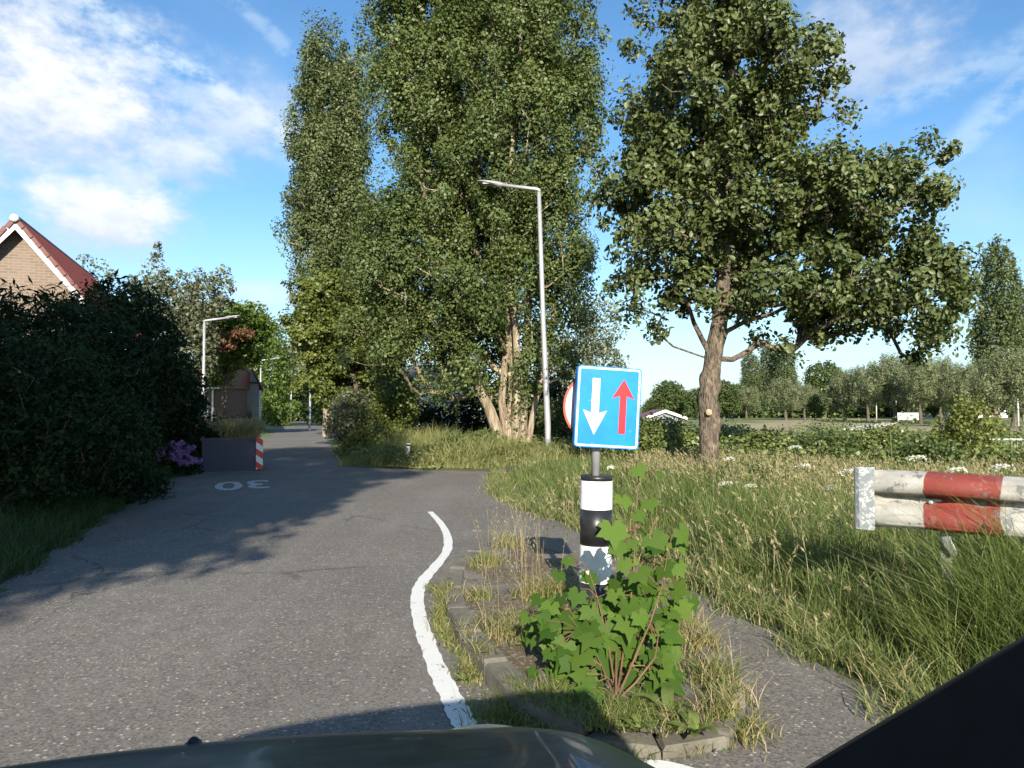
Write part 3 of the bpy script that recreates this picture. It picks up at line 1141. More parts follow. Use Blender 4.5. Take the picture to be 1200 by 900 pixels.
D = 26.5
b = at(418, 480, D)
tree('hornbeam_tree', 'rounded bright green hornbeam leaning over the right edge of the lane', 'tree', (b.x, D, .1),
     [E(405, 385, D, 72, 76, 2.1), E(440, 370, D, 66, 70, 2.0), E(400, 445, D, 54, 52, 1.7), E(378, 360, D, 42, 52, 1.5), E(440, 450, D, 50, 55, 1.6)],
     L_HORN, M_BARK, 430, .34, .30, 95, .10, macro=(85, .58, 11, .75), rtrunk=.13, r_tip=.008, upbias=.8, zs=.7, up_pen=1.0, shell=.4)

D = 40.0
b = at(690, 480, D)
tree('willow_tree', 'loose grey green willow between the lamp post and the blue sign', 'tree', (b.x, D, .1),
     [E(700, 385, D, 26, 40, 1.6), E(680, 430, D, 52, 40, 2.0), E(700, 460, D, 45, 30, 2.0), E(655, 440, D, 30, 50, 2.0)],
     L_GREY, M_BARK, 200, .55, .55, 60, .15, rtrunk=.15, up_pen=1.0)


def bush(name, label, cat, D, ells, m, ncl, mind, crad, per, ls, template=T_DIAMOND, group=None, upbias=.3, bm_=M_TWIG, basepx=None, zs=1.0, r_tip=.004):
    px = basepx if basepx is not None else None
    cx = np.mean([e[0] for e in ells]) if px is None else at(px, 480, D).x
    zz = float(terr(cx, D)[0])
    return tree(name, label, cat, (cx, D, zz), ells, m, bm_, ncl, mind, crad, per, ls, template=template, group=group, upbias=upbias, rtrunk=.04, r_tip=r_tip, r_max=.03, zs=zs, top_fr=.55, crown_name='foliage')


# left side: dark hedge and laurels in the shade
GL = 'shrubs along the left side of the lane'
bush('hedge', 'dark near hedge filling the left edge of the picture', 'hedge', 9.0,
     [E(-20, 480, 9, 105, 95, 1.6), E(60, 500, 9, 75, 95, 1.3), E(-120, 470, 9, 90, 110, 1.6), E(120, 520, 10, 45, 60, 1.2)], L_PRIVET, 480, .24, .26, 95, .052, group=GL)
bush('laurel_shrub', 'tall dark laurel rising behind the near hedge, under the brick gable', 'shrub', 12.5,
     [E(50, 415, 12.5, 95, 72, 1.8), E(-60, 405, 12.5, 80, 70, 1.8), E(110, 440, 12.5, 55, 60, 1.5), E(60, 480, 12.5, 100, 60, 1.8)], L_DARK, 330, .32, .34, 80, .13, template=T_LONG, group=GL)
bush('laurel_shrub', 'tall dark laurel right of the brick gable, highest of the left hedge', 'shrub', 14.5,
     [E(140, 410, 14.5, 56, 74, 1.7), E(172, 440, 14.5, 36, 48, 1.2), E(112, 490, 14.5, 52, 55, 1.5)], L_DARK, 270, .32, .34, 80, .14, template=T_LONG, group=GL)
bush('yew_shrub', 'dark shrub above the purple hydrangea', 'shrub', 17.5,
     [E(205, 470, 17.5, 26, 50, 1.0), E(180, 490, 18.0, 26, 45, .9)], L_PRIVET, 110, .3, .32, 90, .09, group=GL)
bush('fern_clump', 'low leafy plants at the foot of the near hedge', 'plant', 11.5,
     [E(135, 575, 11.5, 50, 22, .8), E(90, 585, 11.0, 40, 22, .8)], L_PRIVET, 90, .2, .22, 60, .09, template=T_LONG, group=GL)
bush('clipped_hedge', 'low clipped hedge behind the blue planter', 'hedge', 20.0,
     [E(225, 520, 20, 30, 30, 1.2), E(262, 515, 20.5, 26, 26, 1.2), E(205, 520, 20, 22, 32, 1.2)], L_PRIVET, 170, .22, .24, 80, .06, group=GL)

# garden trees behind the left hedge
D = 34.0
b = at(205, 480, D)
tree('cherry_tree', 'pale leaved cherry tree with ragged top twigs behind the left hedge', 'tree', (b.x, D, .1),
     [E(205, 355, D, 38, 34, 1.3), E(240, 350, D, 28, 26, 1.0), E(180, 350, D, 30, 30, 1.1), E(220, 410, D, 32, 45, 1.3), E(165, 380, D, 34, 34, 1.2)], L_GREY, M_BARK,
     220, .36, .40, 62, .14, rtrunk=.12, up_pen=1.0, r_tip=.007,
     extra=[tuple(at(x, y, D)) for x, y in ((185, 288), (184, 300), (180, 312), (192, 318), (262, 318), (268, 330), (250, 328), (272, 340), (232, 322), (100, 305), (118, 315), (130, 322))])
D = 36.0
b = at(222, 480, D)
tree('copper_maple', 'small copper red maple behind the first left lamp post', 'tree', (b.x, D, .1),
     [E(256, 402, D, 20, 7, 1.0), E(284, 392, D, 12, 4, .8), E(246, 388, D, 12, 4, .6)], L_RED, M_BARK, 50, .25, .24, 45, .12, rtrunk=.07)
D = 38.5
b = at(262, 480, D)
tree('ash_tree', 'broad fresh green tree standing over the grey gabled house', 'tree', (b.x, D, .1),
     [E(285, 382, D, 30, 26, 1.6), E(268, 412, D, 34, 20, 1.5), E(300, 405, D, 16, 24, 1.2), E(245, 385, D, 20, 24, 1.4), E(252, 440, D, 18, 12, .9)], L_BRIGHT, M_BARK,
     230, .5, .5, 75, .16, rtrunk=.2, r_tip=.01, upbias=.7, zs=.6)
D = 62.0
b = at(330, 480, D)
tree('birch_tree', 'bright green tree between the second and third left lamp posts', 'tree', (b.x, D, .1),
     [E(318, 435, D, 24, 46, 2.6), E(315, 478, D, 26, 26, 2.6), E(312, 395, D, 18, 24, 2.0), E(300, 470, D, 16, 30, 2)], L_BRIGHT, M_BARK, 260, .6, .62, 70, .2, rtrunk=.18, upbias=.6)
D = 90.0
b = at(352, 480, D)
tree('far_tree', 'blue green tree closing the far end of the lane', 'tree', (b.x, D, .0),
     [E(350, 440, D, 24, 36, 4), E(372, 430, D, 24, 50, 4), E(345, 470, D, 20, 20, 4)], L_MID, M_BARK, 150, 1.0, 1.1, 60, .34, rtrunk=.25)
D = 66.0
b = at(378, 480, D)
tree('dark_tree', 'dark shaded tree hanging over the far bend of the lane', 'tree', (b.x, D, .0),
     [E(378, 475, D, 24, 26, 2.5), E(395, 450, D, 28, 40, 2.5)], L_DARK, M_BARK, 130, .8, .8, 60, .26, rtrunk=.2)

# right of the lane: shrubs under the poplars
GR = 'shrubs under the poplars'
bush('elder_shrub', 'grey green flowering shrub at the foot of the hornbeam', 'shrub', 23.5,
     [E(410, 490, 23.5, 26, 34, .9), E(440, 495, 23.5, 28, 30, .9)], L_GREY, 130, .22, .24, 70, .08, group=GR)
bush('bramble_shrub', 'green bramble bush right of the white marker post', 'shrub', 20.0,
     [E(535, 530, 19.5, 32, 17, .7), E(565, 525, 19.5, 22, 18, .6)], L_MID, 100, .18, .2, 60, .07, group=GR)
bush('bramble_shrub', 'green bush at the foot of the pale poplar stems, on their right', 'shrub', 20.5,
     [E(660, 500, 21.5, 36, 34, 1.0), E(700, 505, 21.5, 30, 28, .9)], L_MID, 150, .22, .24, 70, .08, group=GR)
bush('bramble_shrub', 'loose bush left of the white marker post', 'shrub', 21.5,
     [E(455, 520, 21.5, 22, 20, .6), E(425, 522, 22.0, 22, 18, .6)], L_YEL, 90, .2, .22, 60, .08, group=GR)
bush('bramble_shrub', 'low green clump at the asphalt edge below the white marker post', 'shrub', 19.0,
     [E(490, 537, 18.9, 26, 11, .5), E(450, 535, 19.2, 18, 9, .4)], L_BRAM, 90, .16, .17, 60, .06, group=GR)
bush('bramble_shrub', 'reddish green clump at the asphalt edge before the poplar stems', 'shrub', 18.2,
     [E(590, 543, 18.2, 34, 9, .5), E(545, 541, 18.4, 16, 9, .4)], L_BRAM, 90, .15, .16, 60, .055, group=GR)
bush('hazel_shrub', 'bright green shrub right of the hornbeam trunk, before the white cottage', 'shrub', 23.0,
     [E(465, 480, 23.0, 26, 34, .9), E(445, 500, 23.0, 26, 26, .8)], L_HORN, 120, .22, .24, 70, .085, group=GR)
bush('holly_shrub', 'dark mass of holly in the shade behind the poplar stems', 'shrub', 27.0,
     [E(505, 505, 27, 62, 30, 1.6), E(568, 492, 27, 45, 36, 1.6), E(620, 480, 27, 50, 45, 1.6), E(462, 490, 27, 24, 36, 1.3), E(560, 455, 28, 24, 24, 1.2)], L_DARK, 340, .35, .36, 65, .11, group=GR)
bush('bramble_shrub', 'dark bramble thicket between the blue sign and the oak trunk', 'shrub', 15.0,
     [E(770, 520, 15, 42, 26, 1.1), E(730, 515, 15.5, 32, 24, 1.0), E(805, 528, 14.5, 24, 20, .8)], L_BRAM, 190, .2, .21, 75, .06, group=GR)
for px_, D_, w_, top_, m_, lab_ in ((900, 15.0, 34, 505, L_BRAM, 'bramble mound just right of the oak trunk'), (970, 14.2, 40, 512, L_MID, 'green shrub mound above the left end of the crash barrier'),
                              (1035, 15.5, 36, 502, L_BRAM, 'bramble mound behind the tall seeding hogweed'), (1085, 13.2, 34, 520, L_MID, 'green shrub mound left of the yellow green sapling'), (1190, 12.5, 34, 530, L_BRAM, 'bramble mound below the grey railing'),
                              (860, 18.0, 30, 500, L_BRAM, 'small bramble mound behind the oak trunk')):
    gy = 480 + F * (CAMZ - .15) / D_
    bush('bramble_shrub', lab_, 'shrub', D_, [E(px_, (top_ + gy) / 2, D_, w_, (gy - top_) / 2, .7), E(px_ + w_ * .6, (top_ + gy) / 2 + 8, D_, w_ * .6, (gy - top_) / 2 * .75, .6)], m_, 110, .15, .17, 65, .06, group='bramble mounds behind the long grass')
D = 14.0
bush('willow_sapling', 'yellow green sapling rising above the brambles behind the crash barrier', 'plant', D,
     [E(1140, 510, D, 28, 40, .6), E(1142, 470, D, 14, 16, .3), E(1122, 520, D, 30, 30, .6), E(1150, 545, D, 36, 24, .7)], L_YEL, 130, .14, .15, 60, .055, zs=1.3)

# ------------------------------------------------------------------ trees that shade the lane from the left, out of the frame
GS = 'roadside trees beside the car'
def shade_tree(px, py, h, r, z0, label, n=150, per=80):
    e = [(px, py, z0 + (h - z0) * .5, r, r, (h - z0) * .5), (px + r * .3, py + r * .3, z0 + (h - z0) * .35, r * .7, r * .7, (h - z0) * .35)]
    tree('roadside_tree', label, 'tree', (px, py, .1), e, L_MID, M_BARK, n, .5, .6, per, .17, rtrunk=.2, group=GS)
shade_tree(-7.2, -2.5, 9.5, 3.6, 2.0, 'leafy tree on the left verge level with the car', 330, 120)
shade_tree(-4.6, -8.0, 12.0, 3.1, 6.0, 'leafy tree on the left verge just behind the car', 330, 120)
shade_tree(-4.2, -12.5, 18.5, 4.0, 10.3, 'tallest tree on the left verge behind the car', 300, 100)
shade_tree(-12.5, -3.0, 9.0, 3.8, 1.5, 'leafy garden tree left of the verge beside the car', 300, 120)
shade_tree(-9.5, -10.5, 11.5, 3.8, 2.5, 'leafy garden tree furthest behind the car', 300, 120)


# ------------------------------------------------------------------ far trees right
GW = 'pollard willows across the meadow'
def pollard(D, px, wpx, top, label, src=None):
    b = at(px, 480, D)
    k = D / F
    if src is None:
        h = (CAMZ + (480 - top) * k)
        r = wpx * k
        return tree('pollard_willow', label, 'tree', (b.x, D, 0), [(b.x, D, h * .62, r, r, h * .36), (b.x - r * .5, D - .3, h * .52, r * .8, r * .7, h * .28), (b.x + r * .5, D, h * .55, r * .8, r * .7, h * .28), (b.x, D - .5, h * .42, r * .9, r * .8, h * .2)],
                    L_WILLOW, M_BARK, 170, .4, .42, 70, .2, macro=(45, .7, 8, 1.3), template=T_LONG, rtrunk=.22, group=GW, zs=1.6, up_pen=1.4, r_tip=.012, top_fr=.45), h
    src, h0 = src
    h = (CAMZ + (480 - top) * k)
    s = h / h0 * 1.12
    return copy_thing(src, (b.x, D, 0), label, (s * wpx[1], s * wpx[1], s), random.uniform(0, 6))

w0, h0 = pollard(56.0, 1187, 40, 402, 'nearest and largest pollard willow, at the right edge of the meadow')
pollard(72.0, 1079, (0, .85), 425, 'pollard willow above the middle of the crash barrier, with pale trunk', (w0, h0))
pollard(82.0, 1103, (0, .9), 424, 'pollard willow right of the pale trunked one, behind the sapling', (w0, h0))
pollard(78.0, 1048, (0, 1.0), 420, 'pollard willow straight above the end of the crash barrier', (w0, h0))
pollard(90.0, 1017, (0, .9), 432, 'pollard willow second left of the crash barrier end', (w0, h0))
pollard(94.0, 990, (0, .9), 436, 'pollard willow third left of the crash barrier end', (w0, h0))
pollard(100.0, 921, (0, 1.0), 446, 'small silvery pollard willow in front of the three far poplars', (w0, h0))
pollard(110.0, 943, (0, 1.0), 452, 'small pollard willow just right of the silvery one', (w0, h0))
pollard(118.0, 875, (0, 1.1), 455, 'small pollard willow left of the silvery one, near the oak trunk', (w0, h0))
pollard(70.0, 1135, (0, .95), 430, 'pollard willow between the sapling and the nearest willow', (w0, h0))

GP = 'poplars beyond the meadow'
D = 92.0
b = at(1170, 480, D)
pop = tree('poplar_tree', 'tall far poplar at the right edge, tallest across the meadow', 'tree', (b.x, D, 0),
     [E(1170, 340, D, 19, 58, 2.4), E(1170, 400, D, 26, 60, 2.8), E(1170, 440, D, 26, 40, 2.8)], L_POP2, M_POPBARK, 260, .9, .85, 90, .3, rtrunk=.3, group=GP, zs=1.8, up_pen=2.5, top_fr=.9)
hp = 1.4 + (480 - 282) * D / F
def farpop(px, top, D, w, label):
    b = at(px, 480, D); s = (1.4 + (480 - top) * D / F) / hp
    copy_thing(pop, (b.x, D, 0), label, (s * w, s * w, s), random.uniform(0, 6))
farpop(1200, 335, 96, .8, 'shorter far poplar cut by the right edge of the picture')
farpop(880, 413, 140, 1.3, 'left one of three far poplars right of the oak trunk')
farpop(901, 402, 142, 1.3, 'middle one of three far poplars right of the oak trunk')
farpop(921, 402, 138, 1.3, 'right one of three far poplars right of the oak trunk')

GF = 'trees beyond the meadow'
D = 120.0
b = at(966, 480, D)
ft = tree('round_tree', 'round yellow green tree right of the three far poplars', 'tree', (b.x, D, 0),
     [E(966, 450, D, 22, 26, 3), E(958, 462, D, 16, 20, 3), E(976, 462, D, 16, 20, 3)], L_MID, M_BARK, 160, .9, .8, 70, .34, rtrunk=.25, group=GF)
hf = 1.4 + 56 * D / F
def fartree(px, top, D, w, label, m=None):
    b = at(px, 480, D); s = (1.4 + (480 - top) * D / F) / hf
    copy_thing(ft, (b.x, D, 0), label, (s * w, s * w, s), random.uniform(0, 6))
for px, top, D, w, lab in ((785, 446, 105, 1.2, 'bushy far tree left of the oak trunk, nearest the blue sign'), (815, 455, 100, 1.0, 'far tree just left of the oak trunk'), (765, 466, 115, 1.0, 'low far tree beside the right edge of the blue sign'),
                           (848, 446, 112, 1.1, 'far dark tree half behind the oak trunk'), (866, 450, 120, .9, 'far tree just right of the oak trunk'), (955, 462, 100, .8, 'low far tree in front of the round yellow green tree'),
                           (1000, 445, 125, 1.1, 'far tree behind the third willow'), (1030, 436, 128, 1.1, 'far tree behind the willows left of the crash barrier end'), (1062, 440, 124, 1.1, 'far tree behind the willow above the barrier end'),
                           (1095, 438, 125, 1.2, 'far tree behind the pale trunked willow'), (1128, 440, 120, 1.2, 'far tree behind the sapling'), (1155, 445, 118, 1.2, 'far tree at the foot of the tallest far poplar'), (1205, 430, 110, 1.2, 'far tree cut by the right edge')):
    fartree(px, top, D, w, lab)

# low far hedge line closing the meadow
def far_wood():
    n = 26000
    x = rng.uniform(5, 130, n); y = 132 + rng.normal(size=n) * 2.5 + 6 * np.sin(x * .1)
    h = 2.6 + 1.6 * np.sin(x * .35) * np.sin(x * .11 + 1) + .8 * np.sin(x * 1.3)
    z = rng.random(n) ** .8 * h
    V, Fc, k = leaves(np.stack([x, y, z], 1), rng.normal(size=(n, 3)) + [0, -.3, .4], rng.uniform(.4, .9, n), T_DIAMOND)
    tag(mesh_np('far_hedge', V, Fc, L_MID, None, {'tint': np.repeat(rng.random(n), k)}), 'low green scrub closing the far side of the meadow', 'scrub', kind='stuff')
far_wood()


def lane_wood():
    # dense scrub behind the left gardens and the far bend
    n = 30000
    t = rng.random(n)
    x = -78 + t * 66; y = 100 + 12 * np.sin(t * 7) + rng.normal(size=n) * 3
    h = 5 + 2.5 * np.sin(x * .25) + 1.2 * np.sin(x * .9)
    z = rng.random(n) * h
    V, Fc, k = leaves(np.stack([x, y, z], 1), rng.normal(size=(n, 3)) + [0, -.3, .4], rng.uniform(.5, 1.0, n), T_DIAMOND)
    tag(mesh_np('far_wood', V, Fc, L_MID, None, {'tint': np.repeat(rng.random(n), k)}), 'distant green wood behind the houses and the far end of the lane', 'wood', kind='stuff')
lane_wood()


# ------------------------------------------------------------------ grass and ground cover
def blades(P, h, lean, width, seg=3, lean_dir=None):
    """curved grass blades: P (N,3), h (N), lean amount (N)"""
    N = len(P)
    th = rng.random(N) * 2 * math.pi if lean_dir is None else lean_dir
    d = np.stack([np.cos(th), np.sin(th), np.zeros(N)], 1)
    ph = rng.random(N) * math.pi
    s = np.stack([np.cos(ph), np.sin(ph), np.zeros(N)], 1)
    L = seg + 1
    V = np.zeros((N, L, 2, 3))
    for i in range(L):
        f = i / seg
        c = P + d * (lean * h * f ** 2)[:, None]
        c[:, 2] += h * (f - .25 * lean * f ** 2)
        w = width * (1 - f) ** .7 + .0006
        V[:, i, 0] = c - s * (w / 2)[:, None]
        V[:, i, 1] = c + s * (w / 2)[:, None]
    V = V.reshape(-1, 3)
    base = (np.arange(N) * L * 2)[:, None, None]
    q = np.array([[2 * i, 2 * i + 1, 2 * i + 3, 2 * i + 2] for i in range(seg)])[None]
    return V, (base + q).reshape(-1, 4), L * 2


def seedheads(P, h, lean, th, nspk=7, size=.03):
    N = len(P)
    d = np.stack([np.cos(th), np.sin(th), np.zeros(N)], 1)
    cs = []
    for k in range(nspk):
        f = 1 - .22 * k / nspk
        c = P + d * (lean * h * f ** 2)[:, None]
        c[:, 2] += h * (f - .25 * lean * f ** 2)
        c += rng.normal(size=(N, 3)) * .008
        cs.append(c)
    C = np.concatenate(cs)
    sp = np.tile(d, (nspk, 1)) * .6 + [0, 0, 1] + rng.normal(size=C.shape) * .3
    V, Fc, k = leaves(C, rng.normal(size=C.shape), rng.uniform(.7, 1.3, len(C)) * size, T_LONG, spin=sp)
    return V, Fc, k


class Acc:
    def __init__(s): s.V = []; s.F = []; s.T = []; s.n = 0
    def add(s, V, Fc, T):
        s.V.append(V); s.F.append(Fc + s.n); s.T.append(T); s.n += len(V)
    def make(s, name, m, parent=None):
        return mesh_np(name, np.concatenate(s.V), np.concatenate(s.F), m, parent, {'tint': np.concatenate(s.T)})


VERGE = [(x, y) for x, y in right_edge if -3 < y < 17.4][:] + [(12, -1), (22, 14), (22, 24), (2, 24), (-2.5, 18.2)]


def patchy(P, f, seed=0.0):
    from mathutils import noise as mn
    return np.array([mn.noise(Vector((x * f + seed, y * f - seed, .3))) for x, y in P])


def scatter_verge(n, ymax=15.0, xmax=13, power=1.0):
    out = np.zeros((0, 2))
    while len(out) < n:
        y = 1.2 + (ymax - 1.2) * rng.random(n * 2) ** power
        x = -1 + (xmax + 1) * rng.random(n * 2)
        P = np.stack([x, y], 1)
        ok = (x < .80 * y + 1.5) & in_poly(P, VERGE)
        out = np.concatenate([out, P[ok]])
    return out[:n]


def tall_grass():
    A = Acc(); B = Acc()
    T0 = scatter_verge(7600, 15.5, 13, 1.2)
    tn_ = patchy(T0, .9, 3.0)
    T0 = T0[rng.random(len(T0)) < np.clip(.85 + tn_ * .8, .3, 1)]
    nb = 16
    ex_ = np.column_stack([rng.uniform(2.15, 3.9, 150), rng.uniform(3.7, 4.25, 150)]); T0 = np.concatenate([T0, ex_])
    tr_ = rng.uniform(.03, .11, len(T0))
    offv = rng.normal(size=(len(T0), nb, 2)) * tr_[:, None, None]
    P = (T0[:, None, :] + offv).reshape(-1, 2)
    fan = np.arctan2(offv[..., 1], offv[..., 0]).ravel() + rng.normal(size=len(P)) * .5
    tuft_h = np.repeat(rng.uniform(.6, 1.25, len(T0)), nb)
    tuft_t = np.repeat(rng.random(len(T0)), nb)
    ok = in_poly(P, VERGE)
    P = P[ok]; fan = fan[ok]; tuft_h = tuft_h[ok]; tuft_t = tuft_t[ok]
    ed = dist_poly(P, right_edge)
    pn = patchy(P, .9, 3.0)
    fine = patchy(P, 3.5, 9.0)
    z = terr(P[:, 0], P[:, 1])
    k = np.clip(ed / .75, 0.18, 1)
    h = (.40 + .15 * rng.normal(size=len(P)).clip(-1.5, 2) + .2 * pn) * k * tuft_h
    h = h.clip(.10, .80)
    # keep it lower round the foot of the barrier end so the rail stands clear
    nr = np.exp(-(((P[:, 0] - 2.4) / 1.3) ** 2 + ((P[:, 1] - 4.35) / .7) ** 2))
    h *= 1 + .25 * np.exp(-(((P[:, 0] - 2.75) / .8) ** 2 + ((P[:, 1] - 3.95) / .35) ** 2))
    h *= np.interp(P[:, 1], [3, 5.5, 8, 12, 15], [1.0, .95, .74, .60, .55])
    lean = rng.uniform(.15, 1.1, len(P))
    dirs = np.where(rng.random(len(P)) < .7, fan, rng.normal(loc=math.pi * .95, scale=1.0, size=len(P)))
    V, Fc, q = blades(np.column_stack([P, z]), h, lean, rng.uniform(.003, .0075, len(P)) * (1 + P[:, 1] * .06), 3, dirs)
    tint = (.15 + .5 * tuft_t + .22 * rng.normal(size=len(P)) + .4 * fine).clip(0, 1)
    A.add(V, Fc, np.repeat(tint, q))
    # short growth spilling over the asphalt edge
    ne = 9000
    ey = 1.5 + 14.5 * rng.random(ne) ** 1.4
    ry_ = np.array([p[1] for p in right_edge if p[1] < 16.5])[::-1]; rx_ = np.array([p[0] for p in right_edge if p[1] < 16.5])[::-1]
    ry_ = ry_; rx_ = rx_
    o_ = np.argsort(ry_)
    ex2 = np.interp(ey, ry_[o_], rx_[o_]) + rng.normal(size=ne) * .09 + .08 * np.sin(ey * 7) + .06
    zz2 = np.maximum(terr(ex2, ey), 0)
    V, Fc, q = blades(np.column_stack([ex2, ey, zz2]), rng.uniform(.04, .20, ne), rng.uniform(.4, 1.6, ne), rng.uniform(.003, .007, ne) * (1 + ey * .05), 3)
    A.add(V, Fc, np.repeat(np.where(rng.random(ne) < .3, 1.0, rng.random(ne) * .85), q))
    tag(A.make('tall_grass', L_GRASS), 'long green grass on the right verge below the crash barrier', 'grass', kind='stuff')
    # dry stalks with seed heads, thicker towards the back
    P = scatter_verge(17000, 16.0, 14, .85)
    keep = rng.random(len(P)) < np.interp(P[:, 1], [4, 7, 10], [.24, .42, .70]) * np.clip(.55 + 1.9 * patchy(P, .45, 7), .05, 1.2) * np.where(P[:, 0] < .16 * P[:, 1], .35, 1)
    P = P[keep]
    z = terr(P[:, 0], P[:, 1])
    h = rng.uniform(.42, .85, len(P)) * np.clip(dist_poly(P, right_edge) / .5, .45, 1) * np.interp(P[:, 1], [3, 5.5, 8, 12, 16], [.9, .85, .72, .66, .6])
    nr = np.exp(-(((P[:, 0] - 2.4) / 1.3) ** 2 + ((P[:, 1] - 4.35) / .7) ** 2))
    h *= 1 - .25 * nr
    lean = rng.uniform(.1, .7, len(P))
    th = rng.normal(loc=math.pi * .95, scale=1.0, size=len(P))
    Q = np.column_stack([P, z])
    V, Fc, q = blades(Q, h, lean, np.full(len(P), .0035) * (1 + P[:, 1] * .09), 4, th)
    B.add(V, Fc, np.repeat(rng.random(len(P)) * .8, q))
    V, Fc, q = seedheads(Q, h, lean, th, 8, .045)
    B.add(V, Fc, rng.random(len(V)))
    tag(B.make('dry_grass', L_GRASSD), 'straw coloured seeding grass stalks among the green on the right verge', 'grass', kind='stuff')


tall_grass()


def bramble_cover():
    A = Acc()
    n = 640
    C = []
    for i in range(n):
        y = 10.8 + 16 * random.random() ** 1.2
        x = random.uniform(3.2, .74 * y + 3)
        C.append((x, y))
    C = np.array(C)
    hh = np.array([random.uniform(.30, .80) + (random.random() < .15) * .35 for _ in C]) + .35 * patchy(C, .35, 2)
    hh *= np.clip((C[:, 1] - 8) / 6, .5, 1.2)
    # gap that shows the field left of the middle
    cz = terr(C[:, 0], C[:, 1])
    per = 190
    c = np.repeat(np.column_stack([C, cz]), per, axis=0)
    d = rng.normal(size=(len(c), 3)); d /= np.linalg.norm(d, axis=1, keepdims=True)
    d[:, 2] = np.abs(d[:, 2])
    h = np.repeat(hh, per)
    rr = rng.random(len(c)) ** .35
    r = np.repeat(rng.uniform(.5, .95, n), per)
    P = c + np.stack([d[:, 0] * r * rr, d[:, 1] * r * rr, d[:, 2] * h * rr], 1)
    V, Fc, q = leaves(P, d * .7 + rng.normal(size=d.shape) * .5 + [0, 0, .4], rng.uniform(.05, .10, len(c)), T_DIAMOND)
    A.add(V, Fc, np.repeat((.3 * np.repeat(rng.random(n), per) + .7 * rng.random(len(c))), q))
    tag(A.make('brambles', L_BRAM), 'low bramble thicket spreading behind the long grass on the right', 'ground cover', kind='stuff')


bramble_cover()


def left_verge():
    A = Acc()
    n = 26000
    t = rng.random(n)
    y = 2 + 16 * t
    ly = np.array([p[1] for p in left_edge])[::-1]; lx = np.array([p[0] for p in left_edge])[::-1]
    x0 = np.interp(y, ly, lx)
    x = x0 - rng.random(n) ** 1.3 * 1.6 + .05 + .08 * np.sin(y * 5)
    h = rng.uniform(.06, .26, n) * (1 + .8 * (x0 - x))
    V, Fc, q = blades(np.column_stack([x, y, terr(x, y)]), h, rng.uniform(.2, 1.1, n), rng.uniform(.006, .014, n), 2)
    A.add(V, Fc, np.repeat(rng.random(n), q))
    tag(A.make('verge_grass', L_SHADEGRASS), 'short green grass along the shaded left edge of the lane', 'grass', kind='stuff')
    # lane side right, under the poplars: mixed long grass
    A = Acc()
    n = 26000
    y = rng.uniform(16.9, 27, n)
    ry = np.array([p[1] for p in right_edge if p[1] < 60])[::-1]; rx = np.array([p[0] for p in right_edge if p[1] < 60])[::-1]
    seg = rng.random(n)
    xa = np.interp(y, ry, rx)
    x = xa + .05 + rng.random(n) ** 1.5 * 4.0
    y = y + .2
    h = rng.uniform(.12, .62, n) * np.clip((x - xa) / 1.2, .12, 1) * (1 + .9 * patchy(np.stack([x, y], 1), 1.1, 5))
    V, Fc, q = blades(np.column_stack([x, y, terr(x, y)]), h, rng.uniform(.1, .8, n), rng.uniform(.012, .022, n), 3)
    A.add(V, Fc, np.repeat((rng.random(n) ** .8), q))
    n = 9000
    x = rng.uniform(-4.3, 1.5, n); y = 17.35 + rng.random(n) ** 1.6 * 2.4 + np.clip(-2 - x, 0, 3) * .5
    h = rng.uniform(.06, .36, n) * (1 + 1.1 * patchy(np.stack([x, y], 1), 1.3, 1))
    V, Fc, q = blades(np.column_stack([x, y, terr(x, y)]), h, rng.uniform(.1, .8, n), rng.uniform(.012, .02, n), 3)
    A.add(V, Fc, np.repeat(rng.random(n), q))
    # leafy weeds between the blades
    m = 16000
    cc = np.stack([rng.uniform(-6.5, 1.6, 260), rng.uniform(17.3, 23, 260)], 1)
    cc = cc[~in_poly(cc, ROADPOLY)]
    c = np.repeat(cc, m // len(cc), axis=0); m = len(c)
    rr = np.repeat(rng.uniform(.12, .34, len(cc)), m // len(cc))
    d = rng.normal(size=(m, 3)); d /= np.linalg.norm(d, axis=1, keepdims=True); d[:, 2] = np.abs(d[:, 2])
    Pn = np.column_stack([c, terr(c[:, 0], c[:, 1])]) + d * rr[:, None] * [1, 1, 1.5]
    V, Fc, q = leaves(Pn, d + rng.normal(size=d.shape) * .5, rng.uniform(.05, .10, m), T_DIAMOND)
    A.add(V, Fc, np.repeat(.45 * rng.random(m), q))
    tag(A.make('lane_grass', foliage('lane_grass', (.09, .12, .03), (.33, .32, .13), .3, .55)), 'mixed green and straw grass under the poplars at the right edge of the lane', 'grass', kind='stuff')


left_verge()


